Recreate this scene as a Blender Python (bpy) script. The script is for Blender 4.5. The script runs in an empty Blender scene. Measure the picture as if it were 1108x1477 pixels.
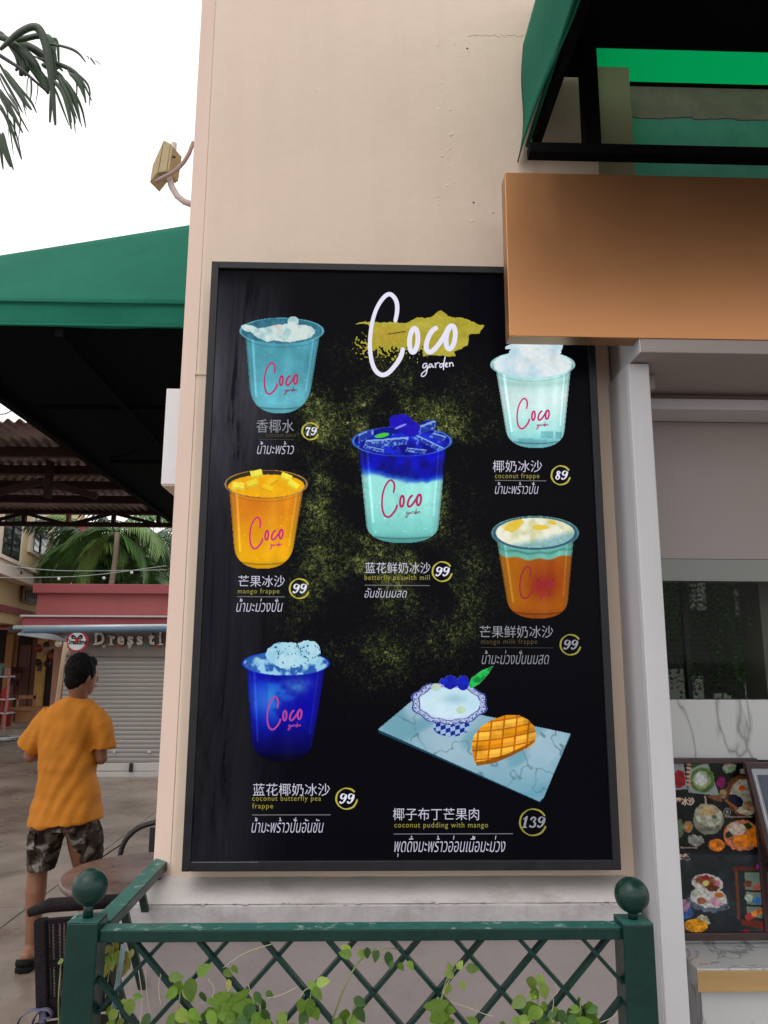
import bpy, bmesh, math, random
import numpy as np
from mathutils import Vector, noise as mnoise
random.seed(7)
rng = np.random.default_rng(11)
R = math.radians
scn = bpy.context.scene
col = scn.collection

# ------------------------------------------------------------------ camera
CAM = np.array([0.0, 0.0, 1.6])
YAW, PITCH, ROLL, F = R(1.6303), R(10.7322), R(0.2414), 1109.0
def _basis():
    cy, sy, cp, sp = math.cos(YAW), math.sin(YAW), math.cos(PITCH), math.sin(PITCH)
    f = np.array([sy*cp, cy*cp, sp]); r = np.array([cy, -sy, 0.0]); u = np.cross(r, f)
    cr, sr = math.cos(ROLL), math.sin(ROLL)
    return cr*r + sr*u, cr*u - sr*r, f
BR, BU, BF = _basis()
cd = bpy.data.cameras.new('camera'); cam = bpy.data.objects.new('camera', cd); col.objects.link(cam)
from mathutils import Matrix
cam.matrix_world = Matrix(((BR[0], BU[0], -BF[0], CAM[0]), (BR[1], BU[1], -BF[1], CAM[1]), (BR[2], BU[2], -BF[2], CAM[2]), (0, 0, 0, 1)))
cd.sensor_fit = 'VERTICAL'; cd.sensor_height = 24.0; cd.lens = 24.0*F/1477.0
cd.clip_start = 0.05; cd.clip_end = 600
scn.camera = cam

# ------------------------------------------------------------------ world, sun, exposure
SUN_EL, SUN_AZ = R(58), R(215)
w = bpy.data.worlds.new('World'); scn.world = w; w.use_nodes = True
nt = w.node_tree; bg = nt.nodes['Background']
sky = nt.nodes.new('ShaderNodeTexSky'); sky.sky_type = 'NISHITA'; sky.sun_disc = False
sky.sun_elevation = SUN_EL; sky.sun_rotation = SUN_AZ; sky.air_density = 1.0; sky.dust_density = 4.0; sky.ozone_density = 1.0
hs = nt.nodes.new('ShaderNodeHueSaturation'); hs.inputs['Saturation'].default_value = 0.22
nt.links.new(sky.outputs[0], hs.inputs['Color'])
ov = nt.nodes.new('ShaderNodeMix'); ov.data_type = 'RGBA'; ov.inputs[0].default_value = .80; nt.links.new(hs.outputs[0], ov.inputs[6])
ov.inputs[7].default_value = (10.4, 10.3, 10.2, 1)                  # even overcast veil over the clear sky
nt.links.new(ov.outputs[2], bg.inputs[0]); bg.inputs[1].default_value = 0.15
sl = bpy.data.lights.new('sun', 'SUN'); sl.energy = 0.5; sl.angle = R(40); sl.color = (1.0, 0.95, 0.88)
so = bpy.data.objects.new('sun', sl); col.objects.link(so)
# direction to the sun: azimuth measured like the sky texture's rotation
sd = Vector((math.sin(SUN_AZ)*math.cos(SUN_EL), math.cos(SUN_AZ)*math.cos(SUN_EL), math.sin(SUN_EL)))
so.rotation_euler = sd.to_track_quat('Z', 'Y').to_euler()
scn.view_settings.view_transform = 'Standard'; scn.view_settings.look = 'None'
scn.view_settings.gamma = 1.0; scn.view_settings.use_curve_mapping = False
scn.view_settings.exposure = 0.0
EMIT = 1.0/(2.0**scn.view_settings.exposure)      # screens and backlit prints, in display terms

# ------------------------------------------------------------------ rays
def ray(px, py):
    x = (np.asarray(px, float)-554.0)/F; y = -(np.asarray(py, float)-738.5)/F
    return BF + x[..., None]*BR + y[..., None]*BU
def atv(px, py, Y):
    d = ray(np.asarray(px, float), np.asarray(py, float)); t = (Y-CAM[1])/d[..., 1]
    return CAM + d*t[..., None]
def at(px, py, Y): return Vector(atv(px, py, Y))
def atz(px, py, Z):
    d = ray(px, py); return Vector(CAM + d*((Z-CAM[2])/d[2]))
def atp(px, py, P0, D):                     # vertical plane through P0 along D
    d = ray(px, py); n = np.array([D[1], -D[0], 0.0])
    return Vector(CAM + d*(np.dot(np.array(P0)-CAM, n)/np.dot(d, n)))

# ------------------------------------------------------------------ materials
def lin(c): return tuple((x/12.92 if x <= .04045 else ((x+.055)/1.055)**2.4) for x in [v/255. for v in c])
MATS = {}
def mat(name, base, rough=.6, metal=0., var=.0, vscale=6., bump=0., bscale=40., spec=.5, coat=0., rvar=0., stretch=None, dirt=None, dscale=2., dlo=.45, dhi=.7, detail=6, streak=0.):
    if name in MATS: return MATS[name]
    m = bpy.data.materials.new(name); m.use_nodes = True; n = m.node_tree; b = n.nodes['Principled BSDF']
    b.inputs['Base Color'].default_value = (*base, 1); b.inputs['Roughness'].default_value = rough
    b.inputs['Metallic'].default_value = metal; b.inputs['Specular IOR Level'].default_value = spec
    if coat: b.inputs['Coat Weight'].default_value = coat
    tc = n.nodes.new('ShaderNodeTexCoord'); mp = n.nodes.new('ShaderNodeMapping'); n.links.new(tc.outputs['Object'], mp.inputs[0])
    if stretch: mp.inputs['Scale'].default_value = stretch
    last = None
    if var or rvar:
        t = n.nodes.new('ShaderNodeTexNoise'); t.inputs['Scale'].default_value = vscale; t.inputs['Detail'].default_value = detail; t.inputs['Roughness'].default_value = .65
        n.links.new(mp.outputs[0], t.inputs[0])
        if var:
            cr = n.nodes.new('ShaderNodeValToRGB'); n.links.new(t.outputs[0], cr.inputs[0])
            cr.color_ramp.elements[0].position = .25; cr.color_ramp.elements[1].position = .75
            cr.color_ramp.elements[0].color = (*[max(0, c*(1-var)) for c in base], 1); cr.color_ramp.elements[1].color = (*[min(1, c*(1+var)) for c in base], 1)
            last = cr.outputs[0]
        if rvar:
            mr = n.nodes.new('ShaderNodeMapRange'); n.links.new(t.outputs[0], mr.inputs[0]); mr.inputs[1].default_value = .3; mr.inputs[2].default_value = .7
            mr.inputs[3].default_value = max(.03, rough-rvar); mr.inputs[4].default_value = min(1, rough+rvar); n.links.new(mr.outputs[0], b.inputs['Roughness'])
    if dirt:
        t2 = n.nodes.new('ShaderNodeTexNoise'); t2.inputs['Scale'].default_value = dscale; t2.inputs['Detail'].default_value = 9; t2.inputs['Roughness'].default_value = .7
        n.links.new(mp.outputs[0], t2.inputs[0])
        r2 = n.nodes.new('ShaderNodeMapRange'); n.links.new(t2.outputs[0], r2.inputs[0]); r2.inputs[1].default_value = dlo; r2.inputs[2].default_value = dhi
        mx = n.nodes.new('ShaderNodeMix'); mx.data_type = 'RGBA'; n.links.new(r2.outputs[0], mx.inputs[0])
        if last: n.links.new(last, mx.inputs[6])
        else: mx.inputs[6].default_value = (*base, 1)
        mx.inputs[7].default_value = (*dirt, 1); last = mx.outputs[2]
    if streak:                                    # run-down stains: noise drawn out vertically
        ms_ = n.nodes.new('ShaderNodeMapping'); ms_.inputs['Scale'].default_value = (9, 9, .55); n.links.new(tc.outputs['Object'], ms_.inputs[0])
        t4 = n.nodes.new('ShaderNodeTexNoise'); t4.inputs['Scale'].default_value = 1.6; t4.inputs['Detail'].default_value = 7; t4.inputs['Roughness'].default_value = .7; n.links.new(ms_.outputs[0], t4.inputs[0])
        r4 = n.nodes.new('ShaderNodeMapRange'); n.links.new(t4.outputs[0], r4.inputs[0]); r4.inputs[1].default_value = .45; r4.inputs[2].default_value = .75; r4.inputs[4].default_value = streak
        m4 = n.nodes.new('ShaderNodeMix'); m4.data_type = 'RGBA'; n.links.new(r4.outputs[0], m4.inputs[0])
        if last: n.links.new(last, m4.inputs[6])
        else: m4.inputs[6].default_value = (*base, 1)
        m4.inputs[7].default_value = (*[c*.45 for c in base], 1); last = m4.outputs[2]
    if last: n.links.new(last, b.inputs['Base Color'])
    if bump:
        t3 = n.nodes.new('ShaderNodeTexNoise'); t3.inputs['Scale'].default_value = bscale; t3.inputs['Detail'].default_value = 8
        n.links.new(mp.outputs[0], t3.inputs[0]); bp = n.nodes.new('ShaderNodeBump'); bp.inputs['Strength'].default_value = bump; bp.inputs['Distance'].default_value = .01
        n.links.new(t3.outputs[0], bp.inputs['Height']); n.links.new(bp.outputs[0], b.inputs['Normal'])
    MATS[name] = m; return m

def leafmat(name, base, trans=.35, rough=.45, var=.35, vscale=9.):
    m = mat(name, base, rough=rough, var=var, vscale=vscale, spec=.4)
    n = m.node_tree; b = n.nodes['Principled BSDF']; out = n.nodes['Material Output']
    tr = n.nodes.new('ShaderNodeBsdfTranslucent'); tr.inputs[0].default_value = (min(1, base[0]*1.7), min(1, base[1]*1.7), base[2]*.9, 1)
    oi = n.nodes.new('ShaderNodeObjectInfo'); hv = n.nodes.new('ShaderNodeHueSaturation'); mr_ = n.nodes.new('ShaderNodeMapRange'); n.links.new(oi.outputs['Random'], mr_.inputs[0]); mr_.inputs[3].default_value = .55; mr_.inputs[4].default_value = 1.3; n.links.new(mr_.outputs[0], hv.inputs['Value'])
    src_ = b.inputs['Base Color'].links[0].from_socket; n.links.new(src_, hv.inputs['Color']); n.links.new(hv.outputs[0], b.inputs['Base Color'])
    mx = n.nodes.new('ShaderNodeMixShader'); mx.inputs[0].default_value = trans
    n.links.new(b.outputs[0], mx.inputs[1]); n.links.new(tr.outputs[0], mx.inputs[2]); n.links.new(mx.outputs[0], out.inputs[0])
    return m

def flat(name, rgb, e=.0, rough=.5, spec=.3):      # print / ink, display rgb 0..255; e = share that is backlit
    key = name
    if key in MATS: return MATS[key]
    m = bpy.data.materials.new(name); m.use_nodes = True; b = m.node_tree.nodes['Principled BSDF']
    c = lin(rgb); k = 1.0 if e == 0 else .1
    b.inputs['Base Color'].default_value = (*[x*k for x in c], 1); b.inputs['Roughness'].default_value = rough; b.inputs['Specular IOR Level'].default_value = spec
    if e:
        b.inputs['Emission Color'].default_value = (*c, 1); b.inputs['Emission Strength'].default_value = e*EMIT
    MATS[key] = m; return m

def artmat(name, e, k=.10, rough=.25, spec=.06):     # printed picture: colour attribute is the ink, e = backlight
    m = bpy.data.materials.new(name); m.use_nodes = True; n = m.node_tree; b = n.nodes['Principled BSDF']
    a = n.nodes.new('ShaderNodeAttribute'); a.attribute_name = 'Ink'
    if e:
        n.links.new(a.outputs['Color'], b.inputs['Emission Color']); b.inputs['Emission Strength'].default_value = e*EMIT
    v = n.nodes.new('ShaderNodeVectorMath'); v.operation = 'SCALE'; v.inputs['Scale'].default_value = k
    n.links.new(a.outputs['Color'], v.inputs[0]); n.links.new(v.outputs[0], b.inputs['Base Color'])
    b.inputs['Roughness'].default_value = rough; b.inputs['Specular IOR Level'].default_value = spec
    return m

# ------------------------------------------------------------------ object helpers
def link(name, me, m=None, parent=None):
    o = bpy.data.objects.new(name, me); col.objects.link(o)
    if m is not None and me is not None: me.materials.append(m)
    if parent is not None:
        o.parent = parent; o.location = -parent.location if parent.parent is None else (0, 0, 0)
    return o
def thing(name, label, cat, loc=(0, 0, 0), group=None):
    o = bpy.data.objects.new(name, None); o.empty_display_size = .1; col.objects.link(o); o.location = loc
    o['label'] = label; o['category'] = cat
    if group: o['group'] = group
    return o
def tag(o, label=None, cat=None, group=None, kind=None):
    if label: o['label'] = label
    if cat: o['category'] = cat
    if group: o['group'] = group
    if kind: o['kind'] = kind
    return o

class MB:
    def __init__(s): s.v = []; s.f = []; s.smooth = []
    def add(s, vs, fs, sm=False):
        k = len(s.v); s.v += [tuple(v) for v in vs]; s.f += [tuple(i+k for i in f) for f in fs]; s.smooth += [sm]*len(fs); return s
    def box(s, a, b):
        (x0, y0, z0), (x1, y1, z1) = a, b
        return s.add([(x0, y0, z0), (x1, y0, z0), (x1, y1, z0), (x0, y1, z0), (x0, y0, z1), (x1, y0, z1), (x1, y1, z1), (x0, y1, z1)],
                     [(0, 3, 2, 1), (4, 5, 6, 7), (0, 1, 5, 4), (1, 2, 6, 5), (2, 3, 7, 6), (3, 0, 4, 7)])
    def prism(s, poly, off):                       # planar polygon + offset vector
        n = len(poly); off = Vector(off); p = [Vector(q) for q in poly]
        return s.add(p+[q+off for q in p], [tuple(range(n)), tuple(range(2*n-1, n-1, -1))]+[(i, n+i, n+(i+1) % n, (i+1) % n) for i in range(n)])
    def bar(s, p, q, w, h=None, up=(0, 0, 1)):
        p, q = Vector(p), Vector(q); d = (q-p).normalized(); h = h or w; up = Vector(up)
        if abs(d.dot(up)) > .98: up = Vector((0, 1, 0))
        a = d.cross(up).normalized()*(w/2); b = a.normalized().cross(d)*(h/2)
        vs = [p-a-b, p+a-b, p+a+b, p-a+b, q-a-b, q+a-b, q+a+b, q-a+b]
        return s.add(vs, [(0, 3, 2, 1), (4, 5, 6, 7), (0, 1, 5, 4), (1, 2, 6, 5), (2, 3, 7, 6), (3, 0, 4, 7)])
    def tube(s, pts, r, n=10, cap=True):
        pts = [Vector(p) for p in pts]; m = len(pts); rs = r if hasattr(r, '__len__') else [r]*m
        up = Vector((0, 0, 1)); vs = []; prev = None
        for i, p in enumerate(pts):
            d = (pts[min(i+1, m-1)]-pts[max(i-1, 0)]).normalized()
            if prev is None:
                a = d.cross(up)
                if a.length < .1: a = d.cross(Vector((0, 1, 0)))
            else: a = prev-d*prev.dot(d)
            a.normalize(); prev = a; b = d.cross(a)
            rr = rs[i]; ra, rb = (rr if hasattr(rr, '__len__') else (rr, rr))
            for k in range(n):
                t = 2*math.pi*k/n; vs.append(p+a*math.cos(t)*ra+b*math.sin(t)*rb)
        fs = [(i*n+k, i*n+(k+1) % n, (i+1)*n+(k+1) % n, (i+1)*n+k) for i in range(m-1) for k in range(n)]
        s.add(vs, fs, True)
        if cap: s.add([vs[k] for k in range(n)], [tuple(range(n-1, -1, -1))]); s.add(vs[-n:], [tuple(range(n))])
        return s
    def rings(s, rings, cap=True):                 # explicit rings (lists of points)
        n = len(rings[0]); vs = [p for r in rings for p in r]
        fs = [(i*n+k, i*n+(k+1) % n, (i+1)*n+(k+1) % n, (i+1)*n+k) for i in range(len(rings)-1) for k in range(n)]
        if cap: fs += [tuple(range(n-1, -1, -1)), tuple(range((len(rings)-1)*n, len(rings)*n))]
        return s.add(vs, fs, True)
    def ball(s, c, r, n=20, m=14, fn=None):
        c = Vector(c); r = r if hasattr(r, '__len__') else (r, r, r); vs = []
        for i in range(m+1):
            th = math.pi*i/m
            for k in range(n):
                ph = 2*math.pi*k/n; d = Vector((math.sin(th)*math.cos(ph), math.sin(th)*math.sin(ph), math.cos(th)))
                q = fn(d) if fn else 1.0
                vs.append(c+Vector((d.x*r[0], d.y*r[1], d.z*r[2]))*q)
        return s.add(vs, [(i*n+k, (i+1)*n+k, (i+1)*n+(k+1) % n, i*n+(k+1) % n) for i in range(m) for k in range(n)], True)
    def mesh(s, name):
        me = bpy.data.meshes.new(name); me.from_pydata(s.v, [], s.f)
        me.polygons.foreach_set('use_smooth', s.smooth); me.update(); return me
    def build(s, name, m, parent=None, bevel=0., seg=2):
        me = s.mesh(name)
        b = bmesh.new(); b.from_mesh(me); bmesh.ops.remove_doubles(b, verts=b.verts, dist=1e-5) if any(s.smooth) else None
        bmesh.ops.recalc_face_normals(b, faces=b.faces); b.to_mesh(me); b.free()
        o = link(name, me, m, parent)
        if bevel:
            md = o.modifiers.new('bevel', 'BEVEL'); md.width = bevel; md.segments = seg; md.limit_method = 'ANGLE'; md.angle_limit = R(40)
        return o
def box(name, a, b, m, parent=None, bevel=0.): 
    a2 = [min(x, y) for x, y in zip(a, b)]; b2 = [max(x, y) for x, y in zip(a, b)]
    return MB().box(a2, b2).build(name, m, parent, bevel)
def pbox(name, x0, y0, x1, y1, Y, d, m, parent=None, bevel=0.):      # upright box whose front at depth Y spans pixels x0..x1, y0..y1
    if y0 <= 300 < x1 and y0 > x0: y0, x1 = x1, y0      # given as x0, x1, y0, y1
    a = at(x0, (y0+y1)/2, Y); b = at(x1, (y0+y1)/2, Y); zt = at((x0+x1)/2, y0, Y).z; zb = at((x0+x1)/2, y1, Y).z
    return box(name, (a.x, Y, zb), (b.x, Y+d, zt), m, parent, bevel)
def remeshed(mb, name, m, parent, voxel=.008, smooth=3, disp=None, sub=0):
    me = mb.mesh('tmp'); t = bpy.data.objects.new('tmp', me); col.objects.link(t)
    md = t.modifiers.new('r', 'REMESH'); md.mode = 'VOXEL'; md.voxel_size = voxel; md.use_smooth_shade = True
    if smooth:
        sm = t.modifiers.new('s', 'SMOOTH'); sm.factor = .5; sm.iterations = smooth
    dg = bpy.context.evaluated_depsgraph_get(); dg.update()
    me2 = bpy.data.meshes.new_from_object(t.evaluated_get(dg)); bpy.data.objects.remove(t); bpy.data.meshes.remove(me)
    if disp:
        nr = [v.normal.copy() for v in me2.vertices]
        for v, q in zip(me2.vertices, nr): v.co = v.co + q*disp(v.co)
    me2.polygons.foreach_set('use_smooth', [True]*len(me2.polygons)); me2.name = name
    return link(name, me2, m, parent)
def copy_tree(o, parent=None):
    c = o.copy(); col.objects.link(c)
    if parent is not None: c.parent = parent
    for ch in list(o.children): copy_tree(ch, c)
    return c

# ------------------------------------------------------------------ base materials
M_wall = mat('cream_plaster', (.75, .60, .485), .75, var=.05, vscale=1.3, bump=.16, bscale=26, streak=.07, dirt=(.71, .56, .45), dscale=3.2, dlo=.5, dhi=.8)
M_wall_side = mat('pinkish_plaster', (.70, .53, .445), .75, streak=.08, var=.04, vscale=1.5, bump=.08, bscale=60)
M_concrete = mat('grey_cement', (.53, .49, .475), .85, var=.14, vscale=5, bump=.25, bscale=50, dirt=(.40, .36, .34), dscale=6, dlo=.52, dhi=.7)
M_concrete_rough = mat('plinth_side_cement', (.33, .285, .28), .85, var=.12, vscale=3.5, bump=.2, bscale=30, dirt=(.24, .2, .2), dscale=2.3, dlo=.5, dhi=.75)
M_green = mat('shaded_green_paint', (.004, .030, .025), .32, var=.2, vscale=12, bump=.06, bscale=60, spec=.35, rvar=.12, dirt=(.05, .05, .04), dscale=35, dlo=.64, dhi=.70)  # shade on the fronts darkened into this green; tops get a paler copy
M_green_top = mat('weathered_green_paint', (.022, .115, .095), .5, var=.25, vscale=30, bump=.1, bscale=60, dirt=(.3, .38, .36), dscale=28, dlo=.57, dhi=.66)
M_canvas = mat('green_canvas', (.010, .135, .088), .8, var=.16, vscale=2.0, bump=.25, bscale=220, spec=.12, streak=.12)
M_black = mat('black_steel', (.012, .012, .014), .45, var=.2, spec=.4)
M_frame = mat('charcoal_aluminium', (.012, .012, .016), .45, metal=0., spec=.35, var=.25, vscale=25, rvar=.12)
M_white = mat('white_trim_paint', (.57, .565, .60), .55, var=.04, vscale=3, bump=.06, bscale=30, streak=.12)
M_mauve = mat('shaded_white_panel', (.34, .295, .285), .6, var=.05, vscale=2, bump=.05, bscale=25)  # awning shade is darkened into this white panel colour
M_cream = mat('cream_render', (.62, .47, .27), .85, var=.08, vscale=.8)
M_trimw = mat('pale_trim', (.72, .64, .54), .8, var=.06, vscale=1)
M_pink = mat('rose_render', (.33, .085, .09), .8, var=.10, vscale=1.2, dirt=(.26, .07, .075), dscale=1.5)
M_pink2 = mat('rose_coping', (.27, .06, .07), .8, var=.1, vscale=1.5)
M_glassdark = mat('dark_window_glass', (.02, .022, .025), .08, spec=.6, var=.3, vscale=3)
M_rust = mat('brown_steel', (.030, .014, .012), .7, spec=.15, var=.3, vscale=8)
M_wood = mat('orange_wood', (.34, .15, .06), .55, var=.3, vscale=8, stretch=(1, 1, 6))

# ------------------------------------------------------------------ ground
g = MB().add([(-300, -300, 0), (300, -300, 0), (300, 300, 0), (-300, 300, 0)], [(0, 1, 2, 3)]).build('ground', mat('joint_ground', (.07, .06, .055), .9, var=.2, vscale=2))
tag(g, kind='structure')
M_slab = mat('concrete_slab', (.26, .21, .175), .34, var=.22, vscale=1.1, bump=.12, bscale=70, dirt=(.13, .095, .075), dscale=.75, dlo=.44, dhi=.66, rvar=.25, detail=9)
pav = bpy.data.objects.new('pavement', None); col.objects.link(pav); tag(pav, kind='structure')
JX, JY, SX, SY = -2.13, 5.41, 3.1, 2.9
for i in range(-5, 3):
    for j in range(-3, 9):
        x0, y0 = JX+i*SX, JY+j*SY
        box('slab', (x0+.006, y0+.006, 0.0), (x0+SX-.006, y0+SY-.006, .012), M_slab, pav, bevel=.003)

# ------------------------------------------------------------------ pillar wall with plinth
YW = 2.35
xl = at(266, 905, YW).x; xr = at(881.5, 560, YW).x; ch = .068
zpl = at(560, 1262, YW).z
wall = thing('pillar_wall', 'tall cream plastered pillar wall carrying the lit drinks board', 'wall', (0, YW, 0))
prof = [(xl, YW), (xr, YW), (xr, YW+.5), (xl-ch, YW+.5), (xl-ch, YW+ch)]
MB().prism([(x, y, 0) for x, y in prof], (0, 0, 7)).build('plaster_body', M_wall, wall, bevel=.006)
# chamfer skin in a slightly pinker tone
c0, c1 = Vector((xl, YW, 0)), Vector((xl-ch, YW+ch, 0)); nn = Vector((-1, -1, 0)).normalized()*.003
MB().prism([c0+Vector((-.004, .004, 0))+nn, c1+Vector((.002, -.002, 0))+nn, c1+Vector((.002, -.002, 0)), c0+Vector((-.004, .004, 0))], (0, 0, 7)).build('chamfer', M_wall_side, wall)
# hairline seam and proud blemishes in the plaster
mb = MB()
a = at(281, 539, YW); b = at(303, 541, YW); mb.box((a.x, YW-.004, a.z-.004), (b.x, YW+.002, a.z+.001))
def blemish(px, py, wx, wz, n):
    for _ in range(n):
        p = at(px+rng.normal()*wx, py+rng.normal()*wz, YW); r = rng.uniform(.002, .0055)
        mb.ball((p.x, YW+.0005, p.z), (r*rng.uniform(.8, 2.4), .0010, r*rng.uniform(.4, 1.3)), 7, 5, fn=lambda d: 1+.5*mnoise.noise(d*3+Vector((p.x*90, 0, p.z*90))))
blemish(631, 60, 1.5, 6, 5); blemish(672, 78, 6, 5, 9); blemish(655, 70, 3, 6, 4); blemish(640, 130, 6, 14, 10); blemish(652, 190, 4, 12, 9)
blemish(645, 235, 3, 14, 8); blemish(655, 268, 6, 2, 5); blemish(683, 294, 5, 5, 7); blemish(680, 318, 6, 2, 5); blemish(714, 305, 5, 5, 5); blemish(632, 270, 1, 14, 6)
for k in range(8): blemish(rng.uniform(290, 730), rng.uniform(10, 360), 0, 0, 1)
for k in range(22):
    p = at(676+k*3.7, 51.5+rng.normal()*.8, YW); mb.ball((p.x, YW, p.z), (.005, .0016, .0015), 6, 5)
tag(mb.build('plaster_blemish', M_wall, wall), kind='stuff')
mb = MB()
for px, py in ((683, 292), (674, 70)):
    p = at(px, py, YW); mb.ball((p.x, YW-.001, p.z), (.004, .0015, .003), 8, 5)
mb.build('plaster_hole', mat('exposed_render', (.2, .15, .12), .9), wall)

pl = thing('plinth', 'weathered grey cement plinth with sloped top under the pillar wall', 'plinth', (0, YW, 0))
YP = 2.235; zq = at(560, 1303, YP).z; xq = at(174, 1303, YP).x; xe = at(925, 1303, YP).x
def jitter_grid(a, b, c, d, nu, nv, amp):
    vs = []; fs = []
    for j in range(nv+1):
        for i in range(nu+1):
            u, v = i/nu, j/nv; p = a.lerp(b, u).lerp(d.lerp(c, u), v)
            vs.append(p+Vector((0, -1, .3))*amp*(mnoise.noise(p*9)+.5*mnoise.noise(p*31)))
    for j in range(nv):
        for i in range(nu):
            k = j*(nu+1)+i; fs.append((k, k+1, k+nu+2, k+nu+1))
    return vs, fs
A, B = Vector((xl-ch-.02, YW+.03, zpl+.055)), Vector((xe, YW+.002, zpl))
mb = MB()
P1, P2, P3, P4 = Vector((xq, YP, zq)), Vector((xe, YP, zq)), Vector((xe, YW+.01, zpl)), Vector((xl-.012, YW+.01, zpl))
v_, f_ = jitter_grid(P1, P2, P3, P4, 90, 8, .0035); mb.add(v_, f_, True)
P5 = Vector((xl-ch-.01, YW+ch+.01, zpl+.03)); P6 = Vector((xq-.02, YW+.3, zpl-.02)); P7 = Vector((xl-ch-.02, YW+.5, zpl+.03))
v_, f_ = jitter_grid(P4, P1, Vector((xq-.03, YW+.5, zq)), P7, 10, 10, .003); mb.add(v_, f_, True)
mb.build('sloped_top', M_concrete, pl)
zk_ = at(520, 1352, YP).z
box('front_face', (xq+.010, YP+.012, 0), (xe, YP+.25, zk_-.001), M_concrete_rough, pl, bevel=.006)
box('front_upper', (xq-.002, YP-.001, zk_), (xe, YP+.25, zq-.001), mat('front_upper_cement', (.47, .45, .455), .85, var=.12, vscale=5, bump=.3, bscale=40, dirt=(.34, .32, .32), dscale=7, dlo=.5, dhi=.7, streak=.3), pl, bevel=.006)  # upper strip of the front, lighter than the face below
mb = MB()
for k in range(26):
    px = rng.uniform(180, 890); p = at(px, 1303+rng.normal()*1.5, YP-.002)
    mb.ball((p.x, YP-.001, zq+rng.normal()*.002), (rng.uniform(.003, .009), .002, .0014), 7, 5)
tag(mb.build('mortar_crumb', mat('pale_mortar', (.5, .46, .44), .9), pl), kind='stuff')

# ------------------------------------------------------------------ noise for the print artwork
def vnoise(X, Y, s, seed):
    r = np.random.default_rng(seed).random((128, 128)); x = X/s+1000.; y = Y/s+1000.
    xi = np.floor(x).astype(int); yi = np.floor(y).astype(int); fx = x-xi; fy = y-yi
    fx = fx*fx*(3-2*fx); fy = fy*fy*(3-2*fy); g = lambda a, b: r[a % 128, b % 128]
    return (g(xi, yi)*(1-fx)+g(xi+1, yi)*fx)*(1-fy)+(g(xi, yi+1)*(1-fx)+g(xi+1, yi+1)*fx)*fy
def fbm(X, Y, s, seed, o=4):
    t = 0; a = .5; n = 0
    for k in range(o): t = t+a*vnoise(X, Y, s/2**k, seed+k); n += a; a *= .55
    return t/n
def sstep(a, b, x): t = np.clip((x-a)/(b-a), 0, 1); return t*t*(3-2*t)
def rgb(*c): return np.array(c, float)/255.
def blend(img, c, m): return img*(1-m[..., None])+np.asarray(c)*m[..., None]
def s2l(c): return np.where(c <= .04045, c/12.92, ((np.clip(c, 0, 1)+.055)/1.055)**2.4)

def art(name, x0, y0, x1, y1, cell, fn, Y, m, parent, place=None):
    nx, ny = int((x1-x0)/cell)+1, int((y1-y0)/cell)+1
    gx, gy = np.meshgrid(np.linspace(x0, x1, nx), np.linspace(y0, y1, ny)); c, a = fn(gx, gy)
    P = atv(gx, gy, Y) if place is None else place(gx, gy)
    idx = np.arange(nx*ny).reshape(ny, nx)
    q = np.stack([idx[:-1, :-1], idx[1:, :-1], idx[1:, 1:], idx[:-1, 1:]], -1).reshape(-1, 4)
    af = a.reshape(-1); keep = (af[q].mean(1) > .5); q = q[keep]
    used = np.zeros(nx*ny, bool); used[q.reshape(-1)] = True; re = np.cumsum(used)-1
    v = P.reshape(-1, 3)[used]; cc = s2l(np.clip(c, 0, 1)).reshape(-1, 3)[used]; q = re[q]
    me = bpy.data.meshes.new(name); me.vertices.add(len(v)); me.vertices.foreach_set('co', v.reshape(-1).astype(np.float32))
    me.loops.add(q.size); me.loops.foreach_set('vertex_index', q.reshape(-1).astype(np.int32))
    me.polygons.add(len(q)); me.polygons.foreach_set('loop_start', np.arange(0, q.size, 4, dtype=np.int32))
    me.update(); me.validate()
    at_ = me.attributes.new('Ink', 'FLOAT_COLOR', 'POINT')
    at_.data.foreach_set('color', np.concatenate([cc, np.ones((len(cc), 1))], 1).reshape(-1).astype(np.float32))
    return link(name, me, m, parent)

# ------------------------------------------------------------------ drinks board
YB = 2.25; YA = YB+.008
board = thing('menu_board', 'large black lit drinks menu board with seven priced coconut desserts', 'menu board', (0, YW, 1.0))
bx0, bx1, bz0, bz1 = -.4829, .7246, 1.0259, 2.8271
fw = .023
box('frame_side', (bx0, YB, bz0), (bx0+fw, YW-.001, bz1), M_frame, board, .002)
box('frame_side', (bx1-fw, YB, bz0), (bx1, YW-.001, bz1), M_frame, board, .002)
box('frame_top', (bx0+fw, YB, bz1-fw), (bx1-fw, YW-.001, bz1), M_frame, board, .002)
box('frame_bottom', (bx0+fw, YB, bz0), (bx1-fw, YW-.001, bz0+fw*1.15), M_frame, board, .002)
# lit backing: black wood and moss print
M_back = bpy.data.materials.new('backlit_moss_print'); M_back.use_nodes = True
n = M_back.node_tree; b_ = n.nodes['Principled BSDF']; b_.inputs['Roughness'].default_value = .22; b_.inputs['Specular IOR Level'].default_value = .03
tc = n.nodes.new('ShaderNodeTexCoord'); at_ = n.nodes.new('ShaderNodeAttribute'); at_.attribute_name = 'Ink'; sep = n.nodes.new('ShaderNodeSeparateColor'); n.links.new(at_.outputs['Color'], sep.inputs[0])
def nz(scale, detail, rough, st=None, dist=0.):
    t = n.nodes.new('ShaderNodeTexNoise'); t.inputs['Scale'].default_value = scale; t.inputs['Detail'].default_value = detail; t.inputs['Roughness'].default_value = rough; t.inputs['Distortion'].default_value = dist
    if st:
        mp = n.nodes.new('ShaderNodeMapping'); mp.inputs['Scale'].default_value = st; n.links.new(tc.outputs['Object'], mp.inputs[0]); n.links.new(mp.outputs[0], t.inputs[0])
    else: n.links.new(tc.outputs['Object'], t.inputs[0])
    return t.outputs[0]
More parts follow.
